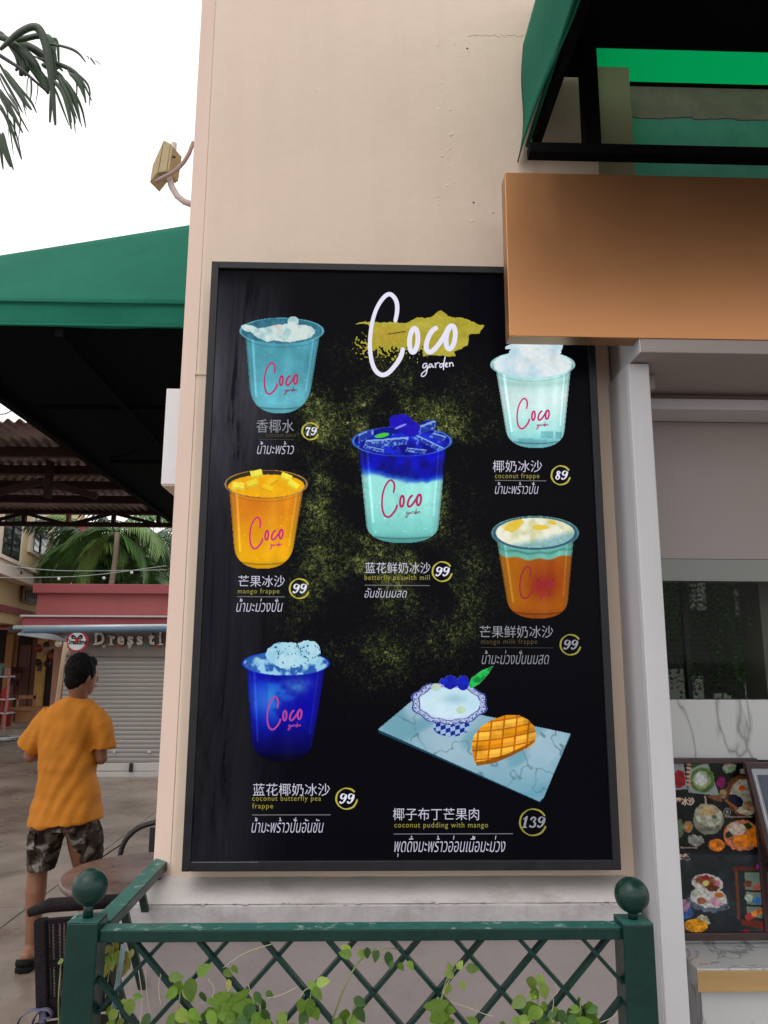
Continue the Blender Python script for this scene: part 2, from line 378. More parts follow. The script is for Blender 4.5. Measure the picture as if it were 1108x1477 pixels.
def ramp(src, pts):
    cr = n.nodes.new('ShaderNodeValToRGB'); n.links.new(src, cr.inputs[0]); e = cr.color_ramp.elements
    e[0].position, e[0].color = pts[0][0], (*lin(pts[0][1]), 1); e[1].position, e[1].color = pts[-1][0], (*lin(pts[-1][1]), 1)
    for p, c in pts[1:-1]: k = e.new(p); k.color = (*lin(c), 1)
    return cr.outputs[0]
def mth(op, a, b):
    q = n.nodes.new('ShaderNodeMath'); q.operation = op; q.use_clamp = False
    for i, s in enumerate((a, b)):
        if isinstance(s, (int, float)): q.inputs[i].default_value = s
        else: n.links.new(s, q.inputs[i])
    return q.outputs[0]
fine = nz(95, 4, .7, dist=1.2); mid = nz(16, 5, .7); 
fine2 = mth('ADD', mth('MULTIPLY', mth('SUBTRACT', fine, .5), 2.3), .47); mid2 = mth('ADD', mth('MULTIPLY', mth('SUBTRACT', mid, .5), 1.5), .5)
mossv = mth('ADD', mth('MULTIPLY', fine2, .75), mth('MULTIPLY', mid2, .3))
dens = mth('ADD', mossv, mth('SUBTRACT', mth('MULTIPLY', sep.outputs[0], .42), .30))
moss = ramp(dens, [(0.0, (0, 0, 0)), (.36, (3, 4, 2)), (.50, (24, 29, 13)), (.62, (54, 62, 26)), (.76, (96, 104, 50)), (.92, (160, 166, 98))])
wood = ramp(nz(14, 6, .7, (1, 1, .10), .8), [(0.0, (0, 0, 0)), (.38, (16, 16, 20)), (.42, (50, 51, 56)), (.7, (80, 80, 88))])
mw = n.nodes.new('ShaderNodeVectorMath'); mw.operation = 'SCALE'; n.links.new(wood, mw.inputs[0]); n.links.new(sep.outputs[1], mw.inputs['Scale'])
ms = n.nodes.new('ShaderNodeVectorMath'); ms.operation = 'SCALE'; n.links.new(moss, ms.inputs[0]); n.links.new(mth('POWER', sep.outputs[0], .7), ms.inputs['Scale'])
ad = n.nodes.new('ShaderNodeVectorMath'); ad.operation = 'ADD'; n.links.new(mw.outputs[0], ad.inputs[0]); n.links.new(ms.outputs[0], ad.inputs[1])
ad2 = n.nodes.new('ShaderNodeVectorMath'); ad2.operation = 'ADD'; n.links.new(ad.outputs[0], ad2.inputs[0]); ad2.inputs[1].default_value = (.0008, .0007, .0020)
n.links.new(ad2.outputs[0], b_.inputs['Emission Color']); b_.inputs['Emission Strength'].default_value = .82*EMIT; b_.inputs['Base Color'].default_value = (.003, .003, .004, 1)
def backfn(X, Y):
    c = np.zeros(X.shape+(3,)); q = lambda cx, cy, rx, ry, a: a*np.exp(-(((X-cx)/rx)**2+((Y-cy)/ry)**2))
    m = q(470, 720, 55, 60, 1.05)+q(560, 700, 110, 110, .62)+q(610, 880, 60, 50, .9)+q(650, 930, 35, 40, .7)+q(660, 700, 40, 70, .62)+q(440, 660, 50, 60, .6)+q(520, 870, 90, 70, .5)+q(450, 600, 60, 60, .38)+q(600, 640, 90, 60, .35)+q(560, 960, 80, 60, .35)+q(690, 640, 30, 70, .35)+q(545, 540, 80, 40, .30)+q(470, 930, 60, 50, .28)
    m = m*.80+.42*np.exp(-((X-580)/165)**4-((Y-755)/235)**4); m = 1.25*m*np.clip(.35+3.0*(fbm(X, Y, 70, 5, 5)-.38), .10, 1.3); c[..., 0] = np.clip(m, 0, 1.15)
    wv = sstep(430, 320, X)*sstep(385, 430, Y)*(1-sstep(560, 800, Y)*.75)*(.35+.65*sstep(420, 560, Y)); c[..., 1] = np.clip(wv, 0, 1)
    return np.where(c <= .0, 0, c), np.ones(X.shape)
def raw_art(*a, **k):                     # same as art but the attribute is data, not colour
    global s2l
    f = s2l; s2l = lambda c: c
    try: return art(*a, **k)
    finally: s2l = f
def place_back(gx, gy):
    u = (gx-gx.min())/(gx.max()-gx.min()); v = (gy-gy.min())/(gy.max()-gy.min())
    return np.stack([bx0+fw+(bx1-bx0-2*fw)*u, np.full(gx.shape, YA+.002), bz1-fw-(bz1-bz0-2.15*fw)*v], -1)
raw_art('display_panel', 290, 385, 880, 1245, 9, backfn, YA, M_back, board, place=place_back)
box('housing', (bx0+.001, YA+.003, bz0+.001), (bx1-.001, YW-.002, bz1-.001), M_black, board)

M_art = artmat('backlit_print', .95)
def cupshape(X, Y, L, yb):
    (xl0, y0, xl1, y1), (xr0, xr1) = L
    t = (Y-y0)/(y1-y0); l = xl0+(xl1-xl0)*t; r = xr0+(xr1-xr0)*t; c = (l+r)/2; h = (r-l)/2
    k = np.clip((Y-y1)/(yb-y1), 0, 1.0); sh = (1-k**2.5)**(1/2.3); u = (X-c)/np.maximum(h*sh, .01)
    ins = (np.abs(u) <= 1) & (Y >= y0-3) & (Y <= yb); return ins.astype(float), (X-c)/h, (Y-y0)/(yb-y0)
def ell(X, Y, cx, cy, a, b, ang=0.): 
    ca, sa = math.cos(ang), math.sin(ang); dx, dy = X-cx, Y-cy; return np.sqrt(((dx*ca+dy*sa)/a)**2+((-dx*sa+dy*ca)/b)**2)
def cup(name, L, yb, rim, body, top, y_top, label=None, rimcol=(120, 190, 215)):
    rcx, rcy, ra, rb = rim
    def fn(X, Y):
        ins, u, v = cupshape(X, Y, L, yb); img = np.zeros(X.shape+(3,)); img[:] = body(X, Y, u, v)
        edge = sstep(.80, 1.0, np.abs(u)); img = img*(1-.28*edge[..., None]); e2 = np.exp(-((np.abs(u)-.93)/.03)**2)*.25; img = img+e2[..., None]*np.array([.6, .8, .9])*img.mean()
        img = img*(1+.10*np.exp(-((u-.62)/.10)**2)*(1-v))[..., None]
        hl = np.exp(-((u+.80)/.03)**2)*(v < .78)*.22+np.exp(-((u-.84)/.025)**2)*(v < .7)*.16+np.exp(-((u-.2)/.16)**2)*.05; img = img+hl[..., None]*rgb(170, 215, 225)*(.4+img.mean())
        arc = np.exp(-((Y-(yb-6.5-5*u*u*0+4.5*(-u*u)))/1.0)**2)*(np.abs(u) < .8)*.35; img = img*(1-arc[..., None]); img = img*(1-.14*sstep(.84, 1., v))[..., None]
        img = img*(1+.22*(vnoise(X, Y, 2.1, 55) > .93)*(v < .9))[..., None]
        d = ell(X, Y, rcx, rcy, ra, rb); a = np.maximum(ins, (d <= 1).astype(float))
        t, ta = top(X, Y, d); img = blend(img, t, np.clip(ta, 0, 1)); a = np.maximum(a, (ta > .5).astype(float))
        front = (Y > rcy-2)
        ring = np.exp(-((d-.965)/.022)**2)*(.30+.55*np.abs((X-rcx)/ra)); img = blend(img, rgb(*rimcol), np.clip(ring*(1-.8*((ta > .5) & (~front))), 0, .85))
        lip = np.exp(-((ell(X, Y, rcx, rcy+4, ra*.93, rb)-1)/.03)**2)*front*.3; img = img*(1-lip[..., None]*.5)
        img = img*(1+.06*(fbm(X, Y, 5, 77)-.5))[..., None]
        return img, a
    o = art(name, rcx-ra-3, y_top, rcx+ra+3, yb+1, .78, fn, YA-.0004, M_art, board)
    if label: o['label'] = label
    return o
def mixn(a, b, t): return a*(1-t[..., None])+b*t[..., None]
# 1 coconut juice
def b1(X, Y, u, v):
    c = mixn(rgb(70, 142, 158), rgb(98, 178, 194), sstep(0, 1, v)); n1 = fbm(X, Y, 26, 3); return c*(.84+.32*n1)[..., None]
def t1(X, Y, d):
    foam = (ell(X, Y, 412, 480, 44, 13, -.04)+.35*(fbm(X, Y, 12, 9)-.5) < 1) | (ell(X, Y, 423, 463, 8, 7) < 1) | (ell(X, Y, 360, 474, 14, 5, .25)+.5*(fbm(X, Y, 6, 4)-.5) < 1)
    c = mixn(rgb(30, 70, 88), rgb(70, 140, 165), fbm(X, Y, 9, 14)); f = mixn(rgb(150, 190, 196), rgb(206, 220, 216), sstep(.25, .7, fbm(X, Y, 9, 21))); f = mixn(f, rgb(205, 180, 160), (np.exp(-((ell(X, Y, 398, 470, 8, 3))**2))+np.exp(-((ell(X, Y, 404, 476, 3, 4))**2)))*.5)
    return mixn(c, f, foam.astype(float)), np.maximum((d < .95)*.9, foam*1.)
cup('cup_print', ((354, 488, 359.5, 555), (461, 450)), 596.5, (406.5, 477.5, 61.5, 19.5), b1, t1, 455, 'pale blue cup printed on the board')
# 2 coconut frappe
def b2(X, Y, u, v):
    c = mixn(rgb(165, 222, 218), rgb(205, 230, 228), np.exp(-((v-.35)/.25)**2)); c = mixn(c, rgb(95, 178, 195), sstep(.72, 1.02, v)*.8)
    for (cx, cy, a, b) in ((759, 636, 11, 4), (789, 627, 9, 5), (780, 637, 9, 3.5), (806, 628, 5, 5)): c = mixn(c, rgb(96, 168, 176), (np.maximum(np.abs(X-cx)/a, np.abs(Y-cy)/b) < 1)*.75)
    c = mixn(c, rgb(140, 185, 170), np.exp(-((Y-555-(-((X-768)/60.)**2)*6)/4)**2)*.35)
    return c*(.93+.14*fbm(X, Y, 30, 8))[..., None]
def t2(X, Y, d):
    mound = ((np.abs(X-772) < 34+.32*(Y-497)+4*(fbm(X, Y, 8, 3)-.5)) & (Y < 540) & (d > .0)) & ((Y > 505) | (np.abs(X-770) < 33)) & ((Y < 510) | (d < 1.0))
    wing = (ell(X, Y, 737, 500, 9, 3.5, -.3) < 1) | (ell(X, Y, 806, 500, 6, 7, .3) < 1)
    f = mixn(rgb(178, 210, 226), rgb(228, 236, 238), sstep(.2, .7, fbm(X, Y, 20, 31))); f = mixn(f, rgb(190, 190, 170), (np.exp(-ell(X, Y, 798, 518, 5, 8)**2)+np.exp(-ell(X, Y, 760, 520, 5, 3)**2))*.35)
    return f, np.maximum((d < .93)*1., (mound | wing)*1.)
cup('cup_print', ((716, 538, 729, 618), (823, 815)), 646.5, (768.5, 526, 61.5, 20), b2, t2, 484, 'milky white cup printed on the board', (170, 220, 230))
# 3 mango frappe
def b3(X, Y, u, v):
    c = mixn(rgb(214, 130, 18), rgb(232, 168, 10), sstep(.1, .95, v)); c = mixn(c, rgb(205, 110, 25), np.exp(-((X-365)/26)**2-((Y-730)/22)**2)*.6); return c*(.93+.13*fbm(X, Y, 22, 6))[..., None]
def t3(X, Y, d):
    pulp = ell(X, Y, 385, 701, 55, 16.5)+.10*(fbm(X, Y, 9, 5)-.5) < 1; c = mixn(rgb(40, 38, 30), rgb(238, 172, 14), pulp.astype(float)); tt = pulp*1.; up = np.zeros(X.shape, bool)
    for cx, cy, s, an, cc in ((370, 683, 8.5, -.2, (238, 226, 70)), (413, 688, 8, .4, (240, 220, 60)), (344, 701, 8.5, .1, (240, 222, 75)), (364, 697, 8, -.35, (236, 214, 55)), (423, 699, 8, .6, (244, 226, 60)), (393, 694, 8, -.6, (236, 186, 30)), (386, 704, 8, .3, (240, 190, 25))):
        ca, sa = math.cos(an), math.sin(an); x = (X-cx)*ca+(Y-cy)*sa; y = -(X-cx)*sa+(Y-cy)*ca; q = (np.abs(x) < s) & (np.abs(y) < s*.62)
        c = mixn(c, rgb(*cc)*(1-.12*(y > s*.25))[..., None], q.astype(float)); up |= q
    return c*(.93+.14*fbm(X, Y, 7, 8))[..., None], np.maximum((d < .955)*.96, up*1.)
cup('cup_print', ((331, 710, 337, 785), (437, 424.5)), 820.5, (384, 698.5, 60.5, 21), b3, t3, 672, 'orange mango cup printed on the board', (130, 140, 130))
# 4 butterfly pea milk
def b4(X, Y, u, v):
    yb = 678+14*np.exp(-((X-600)/45)**2)+8*(fbm(X, Y, 16, 4)-.5); milk = mixn(rgb(150, 222, 214), rgb(112, 196, 190), sstep(.5, 1, v)); milk = mixn(milk, rgb(110, 185, 175), (fbm(X, Y, 14, 12) > .62)*.25)
    blue = mixn(rgb(10, 12, 190), rgb(4, 4, 70), sstep(.35, .8, fbm(X, Y, 24, 22))*.8); c = mixn(blue, milk, sstep(-2, 7, Y-yb)); c = mixn(c, rgb(20, 90, 215), np.exp(-((Y-yb-1)/4)**2)*.6)
    return mixn(c, rgb(50, 130, 130), sstep(.90, 1, v)*.5)
def t4(X, Y, d):
    n1 = fbm(X, Y, 7, 41); c = mixn(rgb(6, 8, 120), rgb(24, 40, 205), sstep(.3, .7, fbm(X, Y, 14, 42))); c = mixn(c, rgb(110, 165, 220), (sstep(.66, .78, n1))*.8)
    for k_, (cx, cy, a, b, an) in enumerate(((557, 638, 31, 5.5, -.08), (617, 616, 12, 6, -.35), (620, 640, 23, 3.6, .45), (528, 627, 12, 6, -.5), (600, 650, 14, 3, .1), (632, 630, 10, 4, .3), (540, 648, 12, 2.5, .2))):
        ca, sa = math.cos(an), math.sin(an); x = (X-cx)*ca+(Y-cy)*sa; y = -(X-cx)*sa+(Y-cy)*ca; q = (np.abs(x+.5*y) < a) & (np.abs(y) < b*(.8+.4*fbm(X, Y, 6, k_)))
        lit = np.clip(.15+.9*(np.abs(y/b+.75) < .22)+.7*(fbm(X, Y, 3, k_+3) > .62)+.5*(np.abs(np.abs(x+.5*y)-a) < 1.3), 0, 1); c = mixn(c, mixn(rgb(14, 34, 150), rgb(150, 195, 228), lit), q*.85)
    fl = (ell(X, Y, 577, 609, 17, 12, -.1)+.4*(fbm(X, Y, 10, 2)-.5) < 1) | (ell(X, Y, 592, 618, 13, 12) < 1); c = mixn(c, mixn(rgb(16, 8, 150), rgb(38, 16, 200), fbm(X, Y, 8, 7)), fl*1.)
    c = mixn(c, rgb(170, 185, 240), (ell(X, Y, 578, 615, 9, 1.3, -.4) < 1)*.8); lf = ell(X, Y, 551, 628, 10.5, 3, -.2) < 1; c = mixn(c, rgb(70, 200, 30), lf*1.)
    up = fl | (ell(X, Y, 617, 614, 14, 8, -.3) < 1); return c, np.maximum((d < .95)*1., up*1.)
cup('cup_print', ((517.5, 650, 528, 755), (643, 633.5)), 783.5, (580, 636.5, 73, 22), b4, t4, 595, 'blue topped milk cup printed on the board', (90, 170, 235))
# 5 mango milk
def b5(X, Y, u, v):
    c = mixn(rgb(190, 112, 12), rgb(160, 62, 14), np.exp(-((X-790)/34)**2-((Y-835)/45)**2)*.9); c = mixn(c, rgb(176, 78, 14), sstep(.75, 1, v)*.8)
    yb = 807-((X-772)/60)**2*10+1.5*np.sin(X/5); c = mixn(mixn(rgb(120, 196, 178), rgb(80, 160, 150), np.exp(-((Y-yb+9)/2)**2)), c, sstep(-1.2, 1.2, Y-yb))
    c = mixn(c, rgb(150, 28, 24), np.exp(-((X-783)/17)**2-((Y-845)/15)**2)*.8); return c*.88
def t5(X, Y, d):
    c = mixn(rgb(205, 205, 160), rgb(232, 232, 214), sstep(.3, .7, fbm(X, Y, 12, 51))); lo = sstep(0, 12, (Y-774)+(X-772)*.22+6*(fbm(X, Y, 14, 1)-.5)); c = mixn(c, mixn(rgb(96, 150, 165), rgb(150, 190, 190), fbm(X, Y, 2.5, 6)), lo*.9)
    for cx, cy, a, b, an in ((741, 758, 15, 7, -.45), (780, 761, 11, 4, 0), (797, 754, 6, 3, .2)): c = mixn(c, rgb(224, 186, 40), (ell(X, Y, cx, cy, a, b, an)+.7*(fbm(X, Y, 6, 3)-.5) < 1)*.85)
    c = mixn(c, rgb(40, 78, 100), (ell(X, Y, 772, 768.5, 56.5, 21.5) > 1)*.9); return c, (d < .96)*1.
cup('cup_print', ((717.5, 785, 730.5, 863), (827, 820)), 892.5, (772, 769, 63.5, 25), b5, t5, 742, 'orange cup with foam printed on the board', (70, 125, 150))
# 6 coconut butterfly pea
def b6(X, Y, u, v):
    n1 = fbm(X, Y, 32, 64); c = mixn(rgb(8, 8, 150), rgb(4, 3, 60), sstep(.45, 1, v)); c = mixn(c, rgb(24, 90, 205), sstep(.40, .62, n1)*np.exp(-((X-395)/42)**2-((Y-1005)/36)**2)*1.1)
    c = mixn(c, rgb(60, 130, 210), np.exp(-((X-383)/22)**2-((Y-1008)/18)**2)*.75); c = mixn(c, rgb(70, 130, 190), np.exp(-((X-430)/18)**2-((Y-988)/12)**2)*.8*(fbm(X, Y, 8, 2)+.3)); c = mixn(c, rgb(12, 14, 190), (u < -.45)*.35*(1-v))
    return mixn(c, rgb(4, 4, 20), sstep(.86, 1.02, v)*.8)
def t6(X, Y, d):
    c = mixn(rgb(40, 90, 170), rgb(150, 200, 225), sstep(.35, .6, fbm(X, Y, 9, 71))); f1 = ell(X, Y, 418, 945, 33, 19)+.25*(fbm(X, Y, 9, 8)-.5) < 1; f2 = ell(X, Y, 444, 939, 18, 16)+.2*(fbm(X, Y, 7, 8)-.5) < 1
    f3 = ell(X, Y, 408, 935, 17, 9) < 1; fo = f1 | f2 | f3; c = mixn(c, mixn(rgb(130, 190, 220), rgb(200, 228, 234), fbm(X, Y, 14, 15)), fo*1.)
    rs = np.random.default_rng(4)
    for k in range(85):
        an = rs.uniform(0, 6.28); a = k % 3
        cx, cy, rr = ((425, 947, 24), (448, 940, 15), (415, 934, 18))[a]; px, py = cx+rr*math.cos(an)*rs.uniform(.8, 1.05), cy+rr*.62*math.sin(an)*rs.uniform(.8, 1.05)
        c = mixn(c, rgb(20, 70, 90), ((X-px)**2+(Y-py)**2 < 1.0)*.85)
    return c, np.maximum((d < .95)*1., fo*1.)
cup('cup_print', ((355.5, 965, 362.5, 1065), (469, 453)), 1099, (412.5, 957, 64, 18), b6, t6, 921, 'deep blue cup with white foam printed on the board', (40, 80, 200))
# marble slab with pudding bowl and mango
def poly_in(X, Y, P):
    c = np.zeros(X.shape, bool); j = len(P)-1
    for i in range(len(P)):
        xi, yi = P[i]; xj, yj = P[j]; cond = ((yi > Y) != (yj > Y)) & (X < (xj-xi)*(Y-yi)/((yj-yi) or 1e-9)+xi); c ^= cond; j = i
    return c
def fslab(X, Y):
    top = poly_in(X, Y, [(545, 1052), (595, 1010), (823, 1058), (785, 1150), (778, 1156)]); edge = poly_in(X, Y, [(545, 1052), (546, 1057), (780, 1158), (824, 1060), (823, 1058), (780, 1153)])
    c = mixn(rgb(125, 166, 184), rgb(168, 192, 206), fbm(X, Y, 60, 81)); c = mixn(c, rgb(78, 140, 158), sstep(.52, .8, vnoise(X*.5+Y, Y*.3-X*.6, 30, 9))*.55); vn = np.abs(fbm(X*.9+Y*.5, Y-X*.8, 55, 83)-.5); c = mixn(c, rgb(62, 92, 100), np.exp(-(vn/.012)**2)*.6)
    c = mixn(c, rgb(90, 150, 170), sstep(1090, 1150, Y)*.5); img = mixn(np.zeros_like(c)+rgb(22, 62, 82), c, top*1.)
    return img, (top | edge)*1.
o = art('slab_print', 543, 1008, 826, 1160, .9, fslab, YA-.0003, M_art, board); o['label'] = 'veined marble slab printed on the board'
def fbowl(X, Y):
    an = np.arctan2((Y-1014)/34, (X-648)/55); d = ell(X, Y, 648, 1014, 55, 31, .03)*(1+.035*np.cos(an*10)); rim = d < 1; inn = ell(X, Y, 649, 1014, 43, 22, .03) < 1
    ft = (np.abs(X-651) < 24-.10*np.abs(Y-1046)+3*np.sin((Y-1040)/5.)) & (Y > 1036) & (Y < 1063-((X-651)/26)**2*9); foot = ft & ~rim
    wv_ = .5+.5*np.cos(an*10); pat = (np.abs(d-.975) < .022) | (np.abs(d-.80) < .016) | ((np.cos(an*30+6*np.sin(d*40)) > .45) & (np.abs(d-.88) < .055)) | ((np.abs(d-.93) < .012) & (np.cos(an*60) > 0)); c = mixn(np.zeros(X.shape+(3,))+rgb(190, 205, 232), np.zeros(X.shape+(3,))+rgb(22, 36, 140), pat*1.)
    milk = mixn(rgb(176, 214, 232), rgb(214, 232, 240), fbm(X, Y, 22, 91)); milk = mixn(milk, rgb(130, 176, 190), np.exp(-ell(X, Y, 655, 1008, 17, 7)**2)*.6); c = mixn(c, milk, inn*1.)
    pf = (np.sin(X/2.2)*np.sin((Y+X*.3)/2.0) > .0); c = mixn(c, mixn(np.zeros_like(c)+rgb(24, 40, 130), np.zeros_like(c)+rgb(150, 180, 220), pf*1.), foot*1.)
    fl = (ell(X, Y, 650, 984, 11, 10)+.3*(fbm(X, Y, 6, 2)-.5) < 1) | (ell(X, Y, 668, 985, 9, 11) < 1) | (ell(X, Y, 640, 983, 6, 5) < 1); c = mixn(c, mixn(rgb(14, 16, 130), rgb(30, 50, 215), fbm(X, Y, 6, 4)), fl*1.)
    lf = poly_in(X, Y, [(676, 989), (680, 978), (695, 967), (712, 960), (704, 973), (692, 986), (680, 993)]); c = mixn(c, mixn(rgb(0, 120, 45), rgb(40, 190, 80), sstep(.3, .7, fbm(X, Y, 7, 9))), lf*1.)
    for cx, cy in ((629, 991), (665, 1024)): c = mixn(c, mixn(rgb(150, 190, 170), rgb(215, 225, 190), fbm(X, Y, 4, 3)), (ell(X, Y, cx, cy, 7, 5.5) < 1)*.9)
    return c, (rim | foot | fl | lf)*1.
o = art('bowl_print', 590, 957, 714, 1066, .62, fbowl, YA-.0008, M_art, board); o['label'] = 'blue and white pudding bowl printed on the board'
def fmango(X, Y):
    P = [(688, 1105), (682, 1092), (680, 1075), (683, 1062), (694, 1048), (710, 1038), (730, 1031), (748, 1031), (762, 1038), (771, 1048), (774, 1060), (772, 1070), (764, 1078), (748, 1085), (730, 1094), (712, 1101)]
    ins = poly_in(X, Y, P); ang = -.12; x = (X-725)+.10*(Y-1065); y = (Y-1065)+.16*(X-725); y2 = y*1.25+.0016*x*x
    gx = np.abs(((x/18.) % 1)-.5); gy = np.abs(((y2/16.5) % 1)-.5); gap = (gx > .43) | (gy > .42); sid = (np.floor(x/18.)*3+np.floor(y2/16.5)*7)
    tone = .5+.5*np.sin(sid*12.9); c = mixn(rgb(222, 140, 18), rgb(248, 184, 66), tone); c = c*(.95+.12*((y2/16.5) % 1 < .5))[..., None]; c = mixn(c, rgb(176, 88, 8), gap*.85); sh = sstep(.45, .75, fbm(X, Y, 30, 6)); c = c*(1-.18*sh)[..., None]
    c = mixn(c, rgb(120, 64, 10), (poly_in(X, Y, [(688, 1106), (712, 1102), (748, 1086), (772, 1070), (768, 1070), (735, 1086), (705, 1096), (686, 1099)]))*.8)
    return c, ins*1.
o = art('mango_print', 678, 1029, 776, 1107, .6, fmango, YA-.0010, M_art, board); o['label'] = 'diced mango half printed on the board'
# gold brush splash behind the logo
def fsplash(X, Y):
    P = [(506, 467), (540, 464), (585, 466), (600, 459), (622, 458), (630, 452), (637, 448), (646, 456), (665, 458), (676, 462), (690, 467), (699, 469), (692, 481), (678, 483), (676, 497), (665, 503), (655, 508), (657, 515), (640, 514), (622, 512), (604, 517), (585, 512), (560, 513), (535, 513), (525, 508), (532, 495), (536, 480), (530, 469)]
    core = poly_in(X+4*(fbm(X, Y, 10, 3)-.5), Y+5*(fbm(X, Y, 9, 5)-.5), P); n1 = vnoise(X, Y, 2.3, 101)*.7+vnoise(X, Y, 1.3, 102)*.3; halo = np.exp(-((X-560)/58)**2-((Y-508)/20)**2)+.8*np.exp(-((X-520)/16)**2-((Y-490)/18)**2)+.35*np.exp(-((X-625)/60)**2-((Y-500)/38)**2)
    hole = sstep(490, 513, Y)*(X < 610)*.75; a = (core & (n1 > hole)) | ((n1 > 1.02-halo*.42) & (halo > .06)); c = mixn(rgb(150, 140, 34), rgb(190, 178, 72), fbm(X*.4, Y*1.5, 22, 6)); c = mixn(c, rgb(176, 140, 46), np.exp(-((X-560)/20)**2-((Y-482)/12)**2)*.7)
    c = mixn(c, rgb(30, 28, 12), (np.abs(Y-478+(X-585)*.16) < .8)*((X > 560) & (X < 585))*.7); return c*(.9+.2*fbm(X, Y, 3, 8))[..., None], a*1.
o = art('splash_print', 494, 434, 702, 560, .7, fsplash, YA-.0002, M_art, board); o['label'] = 'gold brush splash printed on the board'
def fsp(X, Y):
    n1 = vnoise(X, Y, 2.0, 111); k = np.exp(-((X-600)/110)**2-((Y-500)/55)**2); return np.zeros(X.shape+(3,))+rgb(120, 116, 50), ((n1 > 1.035-.06*k) & (k > .12))*1.

o = art('splash_dots', 494, 400, 705, 620, .8, fsp, YA-.0003, M_art, board); tag(o, kind='stuff')
# logo strokes
def smooth_pts(P, k=3):
    P = [Vector((p[0], p[1], p[2] if len(p) > 2 else 1)) for p in P]
    for _ in range(k):
        Q = [P[0]]
        for a, b in zip(P, P[1:]): Q += [a.lerp(b, .25), a.lerp(b, .75)]
        P = Q+[P[-1]]
    return P
def ribbon(mb, P, wd, T, Y):                        # P pixel polyline (x, y, width factor), T maps to poster px
    P = smooth_pts(P); n = len(P)
    q = [(T(p.x, p.y), p.z) for p in P]; L = []; Rr = []
    for i in range(n):
        a = Vector(q[max(0, i-1)][0]); b = Vector(q[min(n-1, i+1)][0]); d = (b-a); d = d.normalized() if d.length > 1e-6 else Vector((1, 0)); nn_ = Vector((-d.y, d.x))*wd*q[i][1]/2
        c = Vector(q[i][0]); L.append(c+nn_); Rr.append(c-nn_)
    pts = L+Rr[::-1]; k = len(mb.v)
    for a in L: mb.v.append(tuple(at(a.x, a.y, Y)))
    for a in Rr: mb.v.append(tuple(at(a.x, a.y, Y)))
    for i in range(n-1): mb.f.append((k+i, k+i+1, k+n+i+1, k+n+i)); mb.smooth.append(False)
    for e, i in ((0, 0), (1, n-1)):                 # round caps
        c = Vector(q[i][0]); r = wd*q[i][1]/2; k = len(mb.v)
        for t in range(10): mb.v.append(tuple(at(c.x+r*math.cos(t*.628), c.y+r*math.sin(t*.628), Y-.00005)))
        mb.f.append(tuple(range(k, k+10))); mb.smooth.append(False)
LC = [(388, 300, .9), (402, 230, 1), (398, 165, 1), (368, 122, 1), (338, 112, 1), (298, 145, .95), (255, 215, .9), (228, 300, .9), (212, 400, .9), (210, 500, .95), (224, 595, 1), (252, 655, 1.05), (295, 682, 1.05), (335, 668, 1.05), (372, 630, 1.05), (412, 578, 1.1), (434, 530, 1.1), (438, 500, 1)]
def ring(cx, cy, rx, ry, tilt, n=18):
    return [(cx+rx*math.cos(a)*math.cos(tilt)-ry*math.sin(a)*math.sin(tilt), cy+rx*math.cos(a)*math.sin(tilt)+ry*math.sin(a)*math.cos(tilt), 1) for a in [2*math.pi*k/n-1.2 for k in range(n+1)]]
LO = [ring(515, 437, 29, 84, .08), [(668, 352), (640, 372), (612, 425), (600, 475), (606, 510), (630, 522), (660, 500), (700, 450), (735, 395), (755, 350), (775, 335)], ring(772, 417, 31, 82, .14)]
LG = [[(606, 600), (590, 596), (577, 612), (580, 630), (594, 628), (608, 602), (610, 640), (600, 675), (580, 690), (566, 684), (572, 665), (600, 645), (622, 620)],
      [(640, 602), (626, 600), (620, 620), (630, 628), (645, 604), (648, 626), (656, 622)], [(664, 596), (668, 626)], [(667, 606), (680, 592), (692, 594)],
      [(716, 600), (700, 598), (694, 620), (706, 628), (722, 604), (738, 530), (724, 600), (722, 640)], [(734, 614), (748, 604), (746, 590), (734, 600), (736, 622), (752, 620)], [(762, 592), (766, 618)], [(766, 600), (780, 588), (786, 600), (790, 616)]]
def logo(x, y, width, m, parent, Y, wd=None, name='logo', garden=True, gm=None):
    s = width/610.; T = lambda a, b: (x+(a-205)*s, y+(b-100)*s); mb = MB(); ww = 30*s if wd is None else wd
    ribbon(mb, LC, ww, T, Y); k = 0
    for P in LO: k += 1; ribbon(mb, P, ww*1.12, T, Y-.0001*k)
    o = mb.build(name, m, parent)
    if garden:
        mb = MB()
        for k, P in enumerate(LG): ribbon(mb, P, max(ww*.24, .9), T, Y-.0001*(k % 3))
        mb.build(name+'_small_word', gm or m, parent)
    return o
M_ink = flat('white_backlit_ink', (224, 222, 240), .95); M_mag = flat('magenta_ink', (176, 20, 92), .9); M_mag2 = flat('dark_magenta_ink', (120, 16, 62), .9); M_red = flat('faded_red_ink', (150, 22, 40), .9)
M_mag3 = flat('pink_ink', (170, 60, 150), .9); M_mag4 = flat('hot_magenta_ink', (200, 20, 110), .9)
logo(532.5, 421, 126.6, M_ink, board, YA-.0014)
for x, y, wv, mm, gm in ((381, 522, 49, M_mag, M_mag2), (745.5, 573.5, 47.4, M_mag4, M_mag), (360, 745, 49, M_mag4, M_mag4), (550.5, 691, 58, M_mag, M_mag2), (749.5, 816, 50, M_red, M_red), (385, 1004, 51, M_mag3, M_mag3)):
    logo(x, y, wv, mm, board, YA-.0014, name='cup_logo', gm=gm)
